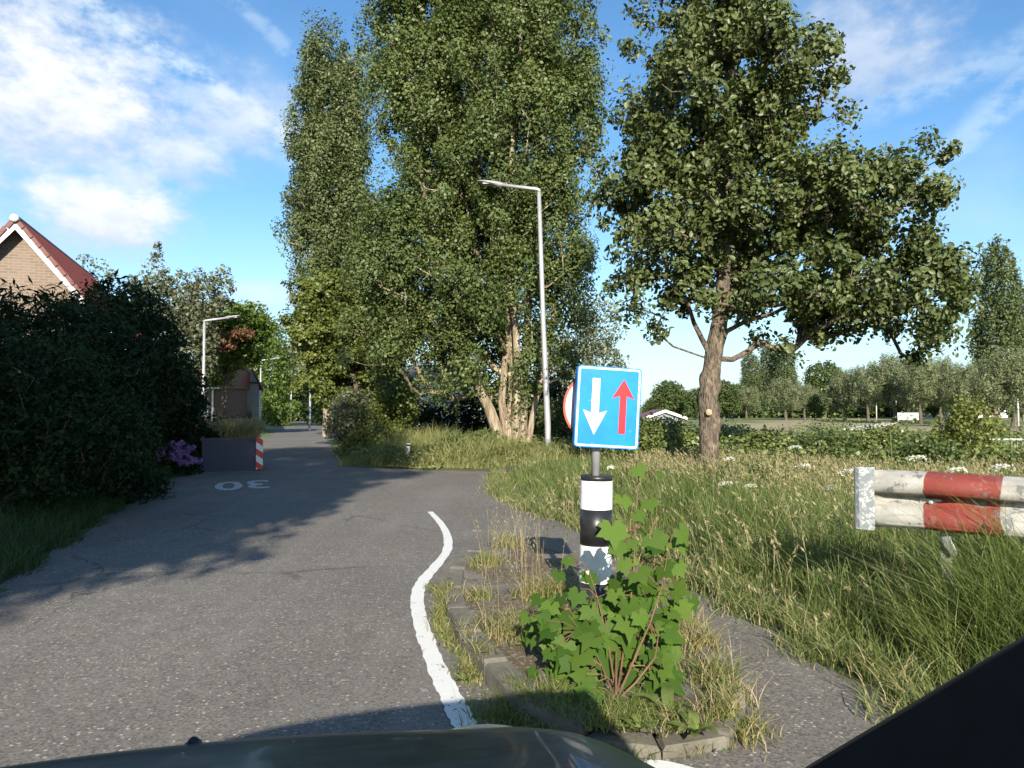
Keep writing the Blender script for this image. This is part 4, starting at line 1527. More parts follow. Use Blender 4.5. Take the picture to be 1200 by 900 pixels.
def island_weeds():
    A = Acc(); B = Acc()
    # clumps: x, y, radius, count, height, dryness
    spots = []
    for (px, py, rr, cnt, h, dry) in ((572, 662, .15, 300, .15, .4), (596, 640, .13, 200, .22, .6), (560, 700, .10, 180, .12, .4), (600, 745, .20, 420, .20, .5), (625, 700, .12, 240, .20, .6), (560, 770, .10, 200, .12, .3),
                                      (655, 700, .14, 320, .26, .4), (650, 745, .12, 260, .26, .4), (820, 760, .15, 300, .22, .7), (842, 800, .14, 380, .18, .45), (862, 838, .14, 380, .15, .5), (800, 735, .13, 230, .24, .8),
                                      (640, 830, .22, 620, .12, .1), (700, 850, .2, 520, .10, .1), (590, 820, .14, 320, .12, .1), (740, 838, .12, 260, .12, .2), (790, 850, .12, 260, .10, .4)):
        g = gnd(px, py, .08)
        spots.append((g.x, g.y, rr, cnt, h, dry))
    # rows of weeds growing in the gutter between line and kerb
    for i in range(26):
        t = i / 25
        p0 = gnd(508, 690); p1 = gnd(548, 800)
        x = p0.x + (p1.x - p0.x) * t + .05 * math.sin(t * 9) ; y = p0.y + (p1.y - p0.y) * t
        spots.append((x, y, .06, 55, .07 + .06 * random.random(), .35))
    for (x, y, rr, cnt, h, dry) in spots:
        P = np.stack([x + rng.normal(size=cnt) * rr * .55, y + rng.normal(size=cnt) * rr * .55], 1)
        z = np.where(in_poly(P, ISL), .08, .0)
        hh = rng.uniform(.35, 1.0, cnt) * h
        V, Fc, q = blades(np.column_stack([P, z]), hh, rng.uniform(.2, 1.4, cnt), rng.uniform(.003, .0065, cnt), 3)
        dr = rng.random(cnt) < dry
        tt = np.where(dr, .99, rng.random(cnt) * .9)
        A.add(V, Fc, np.repeat(tt, q))
        # small broad leaves at the foot
        m = int(cnt * .14)
        C = np.stack([x + rng.normal(size=m) * rr * .7, y + rng.normal(size=m) * rr * .7, .09 + rng.random(m) * .05], 1)
        C[:, 2] = np.where(in_poly(C[:, :2], ISL), C[:, 2], C[:, 2] - .08)
        V, Fc, q = leaves(C, rng.normal(size=(m, 3)) * .5 + [0, 0, 1], rng.uniform(.02, .05, m), T_LONG)
        A.add(V, Fc, np.repeat(rng.random(m) * .9, q))
    # thin tall stalks in front of the road
    cnt = 70
    g = gnd(590, 650, .08)
    xs = rng.uniform(-.25, .35, cnt); ys = rng.uniform(4.6, 7.2, cnt)
    Q = np.column_stack([xs, ys, np.full(cnt, .08)])
    th = rng.random(cnt) * 6.28; hh = rng.uniform(.3, .62, cnt); le = rng.uniform(.05, .5, cnt)
    V, Fc, q = blades(Q, hh, le, np.full(cnt, .0028), 4, th)
    A.add(V, Fc, np.full(len(V), .99))
    V, Fc, q = seedheads(Q, hh, le, th, 7, .022)
    A.add(V, Fc, np.full(len(V), .99))
    tag(A.make('weeds', L_WEED), 'grass and small weeds sprouting on the traffic island round the bollard', 'weeds', kind='stuff')


island_weeds()


def hydrangea():
    D = 16.0
    g = at(208, 528, D)
    root = thing('hydrangea', (g.x, D, 0.05), 'purple flowering hydrangea at the foot of the left hedge, beside the blue planter', 'flower bush')
    N = 60
    c = rng.normal(size=(N, 3)); c /= np.linalg.norm(c, axis=1, keepdims=True)
    c[:, 2] = np.abs(c[:, 2]) * .9
    C = np.array([0, 0, .22]) + c * np.array([.44, .42, .46]) * rng.uniform(.8, 1.05, (N, 1))
    C = C[(C[:, 1] < .2)]
    LV, LF, tint = crown_leaves(C, np.full(len(C), .075), 70, .035, T_DIAMOND, upbias=.2, outbias=1.2)
    mesh_np('blossoms', LV, LF, L_PURPLE, root, {'tint': tint})
    C2 = np.array([0, 0, .2]) + rng.normal(size=(90, 3)) * np.array([.24, .22, .22])
    C2[:, 2] = C2[:, 2].clip(0.02, .7)
    LV, LF, tint = crown_leaves(C2, np.full(90, .12), 16, .09, T_FOLD, upbias=.4)
    mesh_np('foliage', LV, LF, L_PRIVET, root, {'tint': tint})
hydrangea()


# ------------------------------------------------------------------ umbels of hogweed
def hogweeds():
    labels = ['white umbel flower just right of the oak trunk', 'white umbel flower at the foot of the oak trunk', 'white umbel flower in the grass right of the oak', 'flat white umbel flower high in the brambles right of the oak',
              'white umbel flower left of the crash barrier end', 'white umbel flower above the white end of the crash barrier', 'white umbel flower above the red band of the crash barrier', 'white umbel flower above the barrier near the right edge',
              'white umbel flower half hidden behind the barrier end', 'tall seeding hogweed with branched head between oak and sapling', 'white umbel flower low in the grass beside the oak trunk', 'smallest white umbel flower, just right of the grey pole of the blue sign']
    pos = [(855, 538, 10.5, .10), (850, 567, 9.5, .12), (942, 546, 9.8, .12), (932, 524, 12, .14), (996, 553, 8.2, .14), (1075, 536, 9, .13), (1122, 551, 7.6, .11), (1175, 547, 8.0, .14), (975, 572, 8.5, .08), (1043, 500, 11.0, .07), (880, 570, 9.2, .09), (716, 549, 9.0, .05)]
    for lab, (px, py, D, r) in zip(labels, pos):
        r *= .85
        p = at(px, py, D)
        z0 = float(terr(p.x, D)[0])
        root = thing('hogweed_plant', (p.x, D, z0), lab, 'wild flower', 'umbel flowers in the right verge')
        H = p.z - z0
        bm = bmesh.new()
        add_tube(bm, [(0, 0, 0), (.02, 0, H * .5), (0, 0, H - r * .5)], [.008, .006, .005], 6)
        for k in range(11):
            a = k * 2.4; q = r * math.sqrt((k + .5) / 11)
            add_tube(bm, [(0, 0, H - r * .5), (math.cos(a) * q, math.sin(a) * q, H)], [.003, .002], 4)
        obj('stem', bm, simple('plant_stem', (.12, .17, .05), .6), root)
        n = 240
        a = rng.random(n) * 6.28; q = np.sqrt(rng.random(n)) * r
        uc = rng.integers(0, 13, n); ua = uc * 2.4; uq = r * np.sqrt((uc + .5) / 13)
        a2 = a; q2 = np.sqrt(rng.random(n)) * r * .24
        xx = np.cos(ua) * uq + np.cos(a2) * q2; yy = np.sin(ua) * uq + np.sin(a2) * q2; q = np.hypot(xx, yy)
        C = np.stack([xx, yy, H + .015 + (uc % 3) * .006 + rng.normal(size=n) * .006 - (q / r) ** 2 * r * .28], 1)
        V, Fc, k = leaves(C, rng.normal(size=(n, 3)) * .4 + [0, -.3, 1], rng.uniform(.012, .026, n), T_DIAMOND)
        mesh_np('flower_head', V, Fc, L_FLOWER if px != 1043 else L_GRASSD, root, {'tint': np.repeat(rng.random(n), k)})


hogweeds()


# ------------------------------------------------------------------ bollard with the priority sign
def build_bollard():
    D = 4.62
    X = at(697, 700, D).x
    lean = R(0.9)
    root = thing('bollard', (X, D, .082), 'round black and white banded traffic bollard carrying the blue sign', 'bollard')
    root.rotation_euler = (R(-.5), lean, 0)
    r = .098
    # bands bottom to top, real heights
    ztop = at(699, 557, D).z - .082
    bands = [(0.0, .275, 0), (.275, .425, 1), (.425, .445, 1), (.445, .63, 0), (.63, .868, 1), (.868, ztop, 0)]
    zb = lambda py: at(697, py, D).z - .082
    marks = [(0.0, zb(681), M_BLACK), (zb(681), zb(638), M_WHITEPL), (zb(638), zb(596), M_BLACK), (zb(596), zb(563), M_WHITEPL), (zb(563), zb(557), M_BLACK)]
    for i, (a, b, m) in enumerate(marks):
        bm = bmesh.new()
        rr = r + (.0015 if m is M_WHITEPL else 0)
        if m is M_WHITEPL:
            add_tube(bm, [(0, 0, a), (0, 0, (a + b) / 2), (0, 0, b)], [rr] * 3, 40, True)
            obj('reflective_band', bm, M_WHITEPL, root, smooth=False)
            for p in root.children[-1].data.polygons: p.use_smooth = abs(p.normal.z) < .5
        else:
            tl = [(0, 0, a), (0, 0, b)]
            add_tube(bm, tl, [rr] * 2, 40, True)
            o = obj('tube', bm, M_BLACK, root)
            if abs(b - marks[-1][1]) < 1e-6: o.name = 'top_cap'
            for p in o.data.polygons: p.use_smooth = abs(p.normal.z) < .5
    # dark joint lines (sleeves overlap) and base flange
    bm = bmesh.new(); add_tube(bm, [(0, 0, -.01), (0, 0, .03), (0, 0, .035)], [.15, .15, .12], 32)
    obj('base_flange', bm, M_BLACK, root)
    return X, D, ztop + .082


BX, BD, BZ = build_bollard()


def build_sign():
    X, D = BX, BD
    zc_top = at(710, 430, D).z; zc_bot = at(710, 526, D).z
    root = thing('traffic_sign', (X, D, BZ), 'blue square sign with white and red arrows on a pole above the bollard', 'traffic sign')
    # pole
    bm = bmesh.new()
    zs = zc_top - BZ
    add_tube(bm, [(.008, 0, -.0), (.018, 0, zs * .9)], [.027, .027], 20)
    obj('pole', bm, M_GALV, root, smooth=True)
    # panel frame: centre and yaw; the left edge stands a little nearer
    c = at(711.5, 477.5, D - .05)
    w, h = .405, .497
    yaw = R(8.0)
    tilt = R(3.4)      # whole plate rotated clockwise a little
    # local axes
    Mx = Matrix.Translation(Vector((c.x - X, c.y - D, c.z - BZ))) @ Matrix.Rotation(yaw, 4, 'Z') @ Matrix.Rotation(tilt, 4, 'Y')

    def rr_poly(w, h, r, y, n=6):
        pts = []
        for (cx, cz, a0) in ((w / 2 - r, h / 2 - r, 0), (-w / 2 + r, h / 2 - r, 90), (-w / 2 + r, -h / 2 + r, 180), (w / 2 - r, -h / 2 + r, 270)):
            for k in range(n + 1):
                a = R(a0 + 90 * k / n)
                pts.append(Vector((cx + r * math.cos(a), y, cz + r * math.sin(a))))
        return pts
    bm = bmesh.new(); add_prism(bm, rr_poly(w, h, .022, 0.024), (0, -.048, 0)); bm.transform(Mx)

    def f_blue(t, bs):
        v = oco(t)
        n = t.noise(v, 30, 6, .8, 1.5)
        sc = t.noise(t.cxyz(t.m('MULTIPLY', t.xyz(v)[0], 4), t.xyz(v)[1], t.m('MULTIPLY', t.xyz(v)[2], 26)), 3, 3, .5, .5)
        c = t.mix(t.step(t.noise(v, 5, 4, .6), .3, .7), (0.0, .19, .62), (.0, .245, .72))
        c = t.mix(t.m('MULTIPLY', t.step(n, .70, .76), .6), c, (.45, .6, .75))
        c = t.mix(t.m('MULTIPLY', t.step(sc, .71, .74), .4), c, (.5, .62, .75))
        t.put(bs.inputs['Base Color'], c)
        bs.inputs['Roughness'].default_value = .38
    panel = obj('sign_panel', bm, mat('sign_blue_worn', f_blue), root)
    # white border ring
    bm = bmesh.new()
    o = rr_poly(w - .014, h - .014, .018, -.0250); i_ = rr_poly(w - .036, h - .036, .012, -.0250)
    ov = [bm.verts.new(p) for p in o]; iv = [bm.verts.new(p) for p in i_]
    for k in range(len(ov)):
        bm.faces.new([ov[k], ov[(k + 1) % len(ov)], iv[(k + 1) % len(iv)], iv[k]])
    bm.transform(Mx); obj('border', bm, M_SIGNWHITE, panel)

    def arrow(cx, cz, H, up, shaft, head_w, head_h, m, nm):
        s = 1 if up else -1
        tip = cz + s * H / 2; tail = cz - s * H / 2; nk = tip - s * head_h; notch = nk + s * .018
        pts = [(cx - shaft / 2, tail), (cx + shaft / 2, tail), (cx + shaft / 2, notch), (cx + head_w / 2, nk), (cx, tip), (cx - head_w / 2, nk), (cx - shaft / 2, notch)]
        bm = bmesh.new()
        v_ = [bm.verts.new(Vector((x, -.0255, z))) for x, z in pts]
        bm.faces.new([v_[0], v_[1], v_[2], v_[6]])
        bm.faces.new([v_[6], v_[2], v_[4]]); bm.faces.new([v_[2], v_[3], v_[4]]); bm.faces.new([v_[5], v_[6], v_[4]])
        bm.transform(Mx); return obj(nm, bm, m, panel)
    arrow(-.082, .002, .345, False, .048, .150, .150, M_SIGNWHITE, 'white_arrow')
    arrow(.092, .010, .335, True, .043, .142, .120, M_SIGNRED, 'red_arrow')
    # back channel and clamp
    bm = bmesh.new()
    for zz in (.12, -.12):
        bm = bmesh.new(); add_box(bm, (0, .030, zz), (.30, .012, .03)); bm.transform(Mx); obj('clamp', bm, M_GALV, root)
    # disc for the other direction, seen from behind on the same pole
    c2 = at(703, 477, D + .07)
    Md = Matrix.Translation(Vector((c2.x - X, c2.y - D, c2.z - BZ)))
    bm = bmesh.new()
    rd = .232
    ring = lambda rad, y: [Vector((rad * math.cos(2 * math.pi * k / 56), y, rad * math.sin(2 * math.pi * k / 56))) for k in range(56)]
    add_prism(bm, ring(rd - .012, 0.0), (0, .012, 0)); bm.transform(Md)
    disc = obj('round_sign', bm, M_SIGNBACK, root)
    bm = bmesh.new()
    R1 = [bm.verts.new(p) for p in ring(rd, -.006)]; R2 = [bm.verts.new(p) for p in ring(rd - .014, -.006)]; R3 = [bm.verts.new(p) for p in ring(rd, .02)]; R4 = [bm.verts.new(p) for p in ring(rd - .014, .02)]
    for k in range(56):
        j = (k + 1) % 56
        bm.faces.new([R1[k], R1[j], R2[j], R2[k]]); bm.faces.new([R1[k], R3[k], R3[j], R1[j]]); bm.faces.new([R3[k], R4[k], R4[j], R3[j]]); bm.faces.new([R2[k], R2[j], R4[j], R4[k]])
    bm.transform(Md)
    obj('red_rim', bm, simple('rim_red', (.50, .06, .035), .45), disc)


build_sign()


# ------------------------------------------------------------------ maple sapling and weeds round the bollard
def maple_template():
    # five lobed leaf outline as a fan, base at origin, pointing +y, unit length
    ang = [(-152, .36), (-132, .60), (-116, .54), (-98, .74), (-82, .58), (-66, .94), (-50, .74), (-37, .74), (-24, .66), (0, 1.06), (24, .66), (37, .74), (50, .74), (66, .94), (82, .58), (98, .74), (116, .54), (132, .60), (152, .36)]
    c = np.array([0, 0, 0.0])
    V = [[0, 0, 0]]
    for a, r in ang:
        t = R(a)
        V.append([math.sin(t) * r * .62, math.cos(t) * r * .62, -.22 * r * r + .06 * abs(math.sin(t)) + .05])
    V = np.array(V)
    V[:, 1] += .22
    Fq = []
    n = len(V)
    for i in range(1, n - 2, 2):
        Fq.append([0, i, i + 1, i + 2])
    return V, np.array(Fq)


def sapling():
    T = maple_template()
    DS = lambda py: float(np.interp(py, [540, 700, 850], [4.15, 3.85, 3.38]))
    g = gnd(726, 838, .082)
    root = thing('maple_sapling', (g.x, g.y, .082), 'young maple with broad lobed leaves growing against the bollard', 'plant')
    # stems
    stems = [[(722, 842), (720, 800), (712, 750), (700, 700), (690, 668)], [(722, 842), (727, 790), (735, 730), (742, 680), (745, 620), (748, 560), (744, 540)], [(722, 842), (740, 780), (762, 730), (775, 690), (782, 650)],
             [(722, 842), (705, 780), (680, 740), (662, 715)], [(722, 842), (745, 800), (768, 770), (772, 740)], [(722, 842), (722, 760), (728, 700), (755, 655), (770, 600)]]
    bm = bmesh.new()
    st3 = []
    for i, s in enumerate(stems):
        dd = [0, .10, -.08, .05, -.15, .12][i]
        pts = [Vector(at(px, py, DS(py) + dd * k / (len(s) - 1) * 1.5)) - Vector((g.x, g.y, .082)) for k, (px, py) in enumerate(s)]
        pts[0].z = 0.0
        add_tube(bm, pts, [.006 - .0042 * k / (len(pts) - 1) for k in range(len(pts))], 7)
        st3.append(pts)
    targets = []
    # leaves where the photograph shows them: px, py, size px
    L = [(745, 545, 20), (772, 552, 14), (727, 580, 26), (760, 585, 20), (716, 610, 34), (742, 600, 18), (784, 628, 34), (760, 640, 30), (735, 635, 26), (668, 652, 20), (655, 668, 18), 
         (722, 672, 30), (745, 668, 36), (775, 662, 28), (788, 690, 26), (765, 690, 34), (735, 700, 38), (680, 690, 26), (660, 695, 26), (652, 715, 30), (672, 722, 34), (700, 725, 36), (728, 735, 40), (758, 728, 38),
         (782, 715, 26), (770, 755, 32), (745, 765, 44), (715, 765, 38), (690, 758, 38), (665, 748, 30), (648, 740, 22), (660, 775, 28), (688, 790, 38), (700, 805, 34), (730, 790, 40), (752, 800, 42), (762, 785, 36), (740, 820, 34),
         (775, 782, 22), (648, 762, 22), (670, 800, 22), (700, 745, 30), (718, 715, 28), (746, 715, 28), (640, 728, 20), (757, 700, 24), (684, 775, 26), (722, 690, 22), (776, 740, 22), (732, 655, 20), (754, 618, 16), (718, 640, 18)]
    C = []; Nn = []; Sz = []; Sp = []
    pet = []
    for (px, py, sp) in L:
        for rep in range(4 if py > 690 else 2 if py > 625 and px > 715 else 1):
            dpt = DS(py) + random.uniform(-.14, .14) + (rep * .07)
            q = at(px + random.uniform(-7, 7) * min(rep, 2) * 2, py + random.uniform(-7, 7) * min(rep, 2) * 2, dpt)
            p = Vector(q) - Vector((g.x, g.y, .082))
            # nearest stem point
            best = None
            for s in st3:
                for a in s:
                    d = (a - p).length
                    if best is None or d < best[0]: best = (d, a)
            a = best[1]
            sz = sp * dpt / F * random.uniform(.92, 1.25)
            out = (p - Vector((0, .15, p.z))).normalized()
            n_ = Vector((random.uniform(-.8, .8), -.65 + random.uniform(-.45, .45), .75 + random.uniform(-.5, .4)))
            spn = Vector((out.x * .9 + random.uniform(-.3, .3), -.35, -.55 + random.uniform(-.3, .3)))
            C.append(p); Nn.append(n_); Sz.append(sz); Sp.append(spn)
            add_tube(bm, [a, a.lerp(p, .5) + Vector((0, 0, .02)), p], [.0028, .0022, .0018], 4, False)
    obj('stem', bm, simple('maple_stem', (.16, .085, .05), .7), root)
    V, Fc, k = leaves(np.array(C), np.array(Nn), np.array(Sz) * 1.0, T, spin=np.array(Sp))
    tint = np.repeat(rng.random(len(C)), k)
    mesh_np('foliage', V, Fc, L_MAPLE, root, {'tint': tint})


sapling()


def dock(px, py, label, n=9, L=.16, seed=0, z=.082):
    g = gnd(px, py, z)
    root = thing('dock_plant', (g.x, g.y, z), label, 'weed', 'broad leaved weeds on the traffic island')
    V = []; Fc = []
    T = []
    for i in range(n):
        a = i * 2.4 + seed
        ln = L * random.uniform(.7, 1.15); w = ln * .30
        up = random.uniform(.25, .95)
        d = np.array([math.cos(a), math.sin(a), 0]); s = np.array([-math.sin(a), math.cos(a), 0])
        b0 = len(V)
        seg = 6
        for k in range(seg + 1):
            f = k / seg
            c = d * ln * f * (1 - .2 * up) + np.array([0, 0, up * ln * (f * 1.1 - .75 * f * f) + .008])
            ww = w * math.sin(math.pi * min(1, f * .92 + .08)) ** .7 * .5
            wav = .06 * ln * math.sin(f * 9 + i)
            V += [c - s * ww + [0, 0, .25 * ww + wav * .3], c, c + s * ww + [0, 0, .25 * ww - wav * .3]]
        for k in range(seg):
            q = b0 + k * 3
            Fc += [[q, q + 1, q + 4, q + 3], [q + 1, q + 2, q + 5, q + 4]]
        T += [random.random() * .9] * (3 * (seg + 1))
    mesh_np('leaf_rosette', np.array(V), np.array(Fc), L_WEED, root, {'tint': np.array(T)}, smooth=True)


dock(782, 838, 'tallest light green dock plant right of the maple, leaves standing up', 9, .17, 1.0)
dock(815, 862, 'low flat dock plant at the near right corner of the island', 8, .13, 2.0)
dock(748, 858, 'small dock plant just left of the tall light green one', 7, .10, 3.1)
dock(545, 800, 'small leafy weed in the gutter beside the white line', 7, .09, .4, 0.0)
dock(568, 655, 'small leafy weed at the far left corner of the island', 8, .10, 2.4)
dock(850, 815, 'dark leafy weed at the right kerb of the island', 8, .10, .9)


def dandelion(px, py, label, Dd):
    p = at(px, py, Dd)
    root = thing('dandelion', (p.x, Dd, .082), label, 'flower', 'yellow dandelions by the bollard')
    bm = bmesh.new()
    H = p.z - .082
    add_tube(bm, [(.02, 0, 0), (.0, 0, H)], [.0025, .002], 6)
    obj('stem', bm, MATS.get('plant_stem') or simple('plant_stem', (.12, .17, .05), .6), root)
    n = 46
    a = rng.random(n) * 6.28
    C = np.stack([np.cos(a) * .009, np.sin(a) * .009, np.full(n, H + .004)], 1)
    V, Fc, k = leaves(C, np.stack([np.cos(a) * .5, np.sin(a) * .5 - .4, np.ones(n)], 1), np.full(n, .022), T_LONG, spin=np.stack([np.cos(a), np.sin(a), .25 * np.ones(n)], 1))
    mesh_np('flower_head', V, Fc, foliage('yellow_petal', (.75, .52, .01), (.85, .66, .03), .2, .6), root, {'tint': rng.random(len(V))})


dandelion(650, 690, 'yellow dandelion left of the bollard', 4.4)
dandelion(667, 757, 'yellow dandelion low among the maple leaves', 4.0)


# ------------------------------------------------------------------ crash barrier
def crash_barrier():
    A = at(1010, 550, 4.62); 
    B = at(1200, 561, 4.12)
    d = Vector((B.x - A.x, B.y - A.y, 0)); d.normalize()
    ztop = A.z
    zg = float(terr(A.x, A.y)[0])
    root = thing('crash_barrier', (A.x, A.y, zg), 'weathered white and red steel crash barrier standing in the long grass', 'crash barrier', rz=math.atan2(d.y, d.x))
    H = .345
    global RAILZ
    zb = ztop - H - zg
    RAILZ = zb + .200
    # corrugated profile (y towards the viewer is negative), bottom to top
    prof = [(.010, .000), (-.02, .006), (-.070, .018), (-.100, .040), (-.104, .075), (-.088, .112), (-.040, .146), (-.008, .164), (.002, .182), (-.006, .202), (-.066, .214), (-.098, .228), (-.104, .256), (-.100, .296), (-.060, .322), (-.02, .337), (.010, .345)]
    L = 4.2
    nx = 60
    bm = bmesh.new()
    rows = []
    for i in range(nx + 1):
        x = L * i / nx
        f = min(1, max(0, (x - .05) / .16))            # flattened towards its end
        f = f * f * (3 - 2 * f)
        dent = .010 * math.sin(x * 9) * math.sin(x * 3.1) + .006 * math.sin(x * 23)
        rows.append([bm.verts.new((x, (y * (.35 + .65 * f) if f < 1 else y) + dent + (-.03 * (1 - f)), zb + z + .004 * math.sin(x * 5))) for y, z in prof])
    for i in range(nx):
        for k in range(len(prof) - 1):
            bm.faces.new([rows[i][k], rows[i + 1][k], rows[i + 1][k + 1], rows[i][k + 1]])
    bmesh.ops.solidify(bm, geom=bm.faces[:], thickness=.004)
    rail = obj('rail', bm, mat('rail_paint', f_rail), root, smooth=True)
    # end cap: a folded plate standing proud of the beam
    bm = bmesh.new()
    pts = []
    for a in range(0, 181, 20):
        t = R(a)
        pts.append(Vector((-.012 - .028 * math.sin(t) , .02 - .058 * math.cos(t) * 1.0 - .012, zb - .012)))
    outer = [Vector((.085, -.088, zb - .012)), Vector((.0, -.088, zb - .012)), Vector((-.026, -.074, zb - .012)), Vector((-.040, -.03, zb - .012)), Vector((-.036, .03, zb - .012)), Vector((-.02, .055, zb - .012)), Vector((.06, .06, zb - .012)),
             Vector((.06, .052, zb - .012)), Vector((-.014, .047, zb - .012)), Vector((-.028, .026, zb - .012)), Vector((-.032, -.027, zb - .012)), Vector((-.021, -.066, zb - .012)), Vector((.002, -.080, zb - .012)), Vector((.085, -.081, zb - .012))]
    add_prism(bm, outer, (0, 0, H + .024))

    def f_cap(t, bs):
        v = oco(t)
        n = t.noise(v, 26, 7, .75, 1.0)
        x = t.xyz(v)[0]
        c = t.mix(t.step(n, .50, .57), (.24, .27, .29), (.62, .62, .59))
        c = t.mix(t.step(x, -.012, -.024), c, (.24, .27, .30))
        t.put(bs.inputs['Base Color'], c)
        bs.inputs['Roughness'].default_value = .5
        bumpn(t, bs, n, .4, .004)
    obj('end_cap', bm, mat('rail_cap', f_cap), root)
    # bolt plates in the trough
    for x in (.375, 2.37):
        bm = bmesh.new(); add_box(bm, (x, -.006, zb + .172), (.12, .008, .036), None)
        pl = obj('bolt_plate', bm, M_GALV, root, bevel=.003)
        bm = bmesh.new(); add_tube(bm, [(x, -.008, zb + .172), (x, -.028, zb + .172), (x, -.034, zb + .172)], [.014, .013, .007], 12)
        obj('bolt', bm, M_GALV, pl)
    for x in (.42, 2.42):
        bm = bmesh.new()
        # sigma post, web and flanges
        add_box(bm, (x, .055, zb * .5 + .12), (.006, .09, zb + .30))
        add_box(bm, (x + .027, .013, zb * .5 + .12), (.048, .006, zb + .30))
        add_box(bm, (x + .027, .097, zb * .5 + .12), (.048, .006, zb + .30))
        obj('post', bm, simple('post_zinc', (.20, .20, .18), .8, 0, .45, 12), root)
    bm = bmesh.new()
    # loose bent bracket hanging from the first post
    add_tube(bm, [(.44, .0, zb - .0), (.46, -.03, zb - .06), (.50, -.03, zb - .12)], [.03, .028, .02], 8, True, squash=.2)
    obj('bracket', bm, M_GALV, root)


crash_barrier()


# ------------------------------------------------------------------ lamp posts
def lamp(name, label, base, H, arm, side, pole_r=.075, head=.62, lean=0.0, two_tone=False):
    root = thing('street_lamp', base, label, 'street lamp', 'street lamps along the lane')
    bm = bmesh.new()
    z1 = H
    add_tube(bm, [(0, 0, 0), (0, 0, .9), (lean * .5, 0, H * .5), (lean, 0, H - .02)], [pole_r, pole_r, pole_r * .8, pole_r * .62], 16)
    p = obj('pole', bm, M_LAMP, root, smooth=True)
    bm = bmesh.new(); add_box(bm, (0, -pole_r * 1.01, .75), (pole_r * .9, .012, .34)); obj('service_door', bm, M_LAMPHEAD, p)
    bm = bmesh.new()
    up = .13
    add_tube(bm, [(lean, 0, H - .04), (lean, 0, H + .03), (lean + side * .04, 0, H + .045), (lean + side * arm, 0, H + up + .02)], [pole_r * .63, pole_r * .66, pole_r * .62, pole_r * .55], 12)
    obj('arm', bm, M_LAMP, root, smooth=True)
    # head: a flat leaf shape, thick at the joint and thin at its tip
    bm = bmesh.new()
    secs = [(-.03, .035, .05, 0), (.05, .065, .085, .0), (.14, .095, .11, .005), (.25, .14, .085, .025), (.42, .15, .06, .05), (.56, .12, .045, .075), (head, .04, .02, .09)]
    rings = []
    for (s, w, t, dz) in secs:
        cx = lean + side * (arm + s); cz = H + up + .03 + dz
        rings.append([bm.verts.new((cx, w * math.cos(a), cz + t * (.75 if math.sin(a) > 0 else .7) * math.sin(a))) for a in [2 * math.pi * k / 14 for k in range(14)]])
    for a, b in zip(rings[:-1], rings[1:]):
        for k in range(14):
            bm.faces.new([a[k], a[(k + 1) % 14], b[(k + 1) % 14], b[k]])
    bm.faces.new(rings[0]); bm.faces.new(rings[-1])
    h = obj('lamp_head', bm, M_LAMPHEAD, root, smooth=True)
    bm = bmesh.new(); cx = lean + side * (arm + .38)
    add_box(bm, (cx, 0, H + up + .04 + .002), (.26, .2, .02)); obj('lens', bm, M_GLASS, h)
    return root


g = gnd(642, 547)
topz = at(632, 224, g.y).z
lamp('street_lamp', 'tall grey street lamp in front of the largest poplar, its arm pointing left', (g.x, g.y, .1), topz - .1, .88, -1, lean=(632 - 642) * g.y / F, head=.66)
for px, top, D, lab in ((238, 377, 30, 'first grey street lamp on the left, above the blue planter, its arm pointing right'),
                        (305, 423, 54, 'second street lamp on the left, against the fresh green tree'),
                        (341, 442, 78, 'third and smallest street lamp on the left')):
    b = at(px, 480, D)
    lamp('street_lamp', lab, (b.x, D, 0), at(px, top, D).z, .85, 1, head=.6)
b = gnd(363, 505)
lamp('street_lamp', 'street lamp at the far bend whose top is lost in the leaves', (b.x, b.y, 0), 5.0, .85, -1, head=.6)

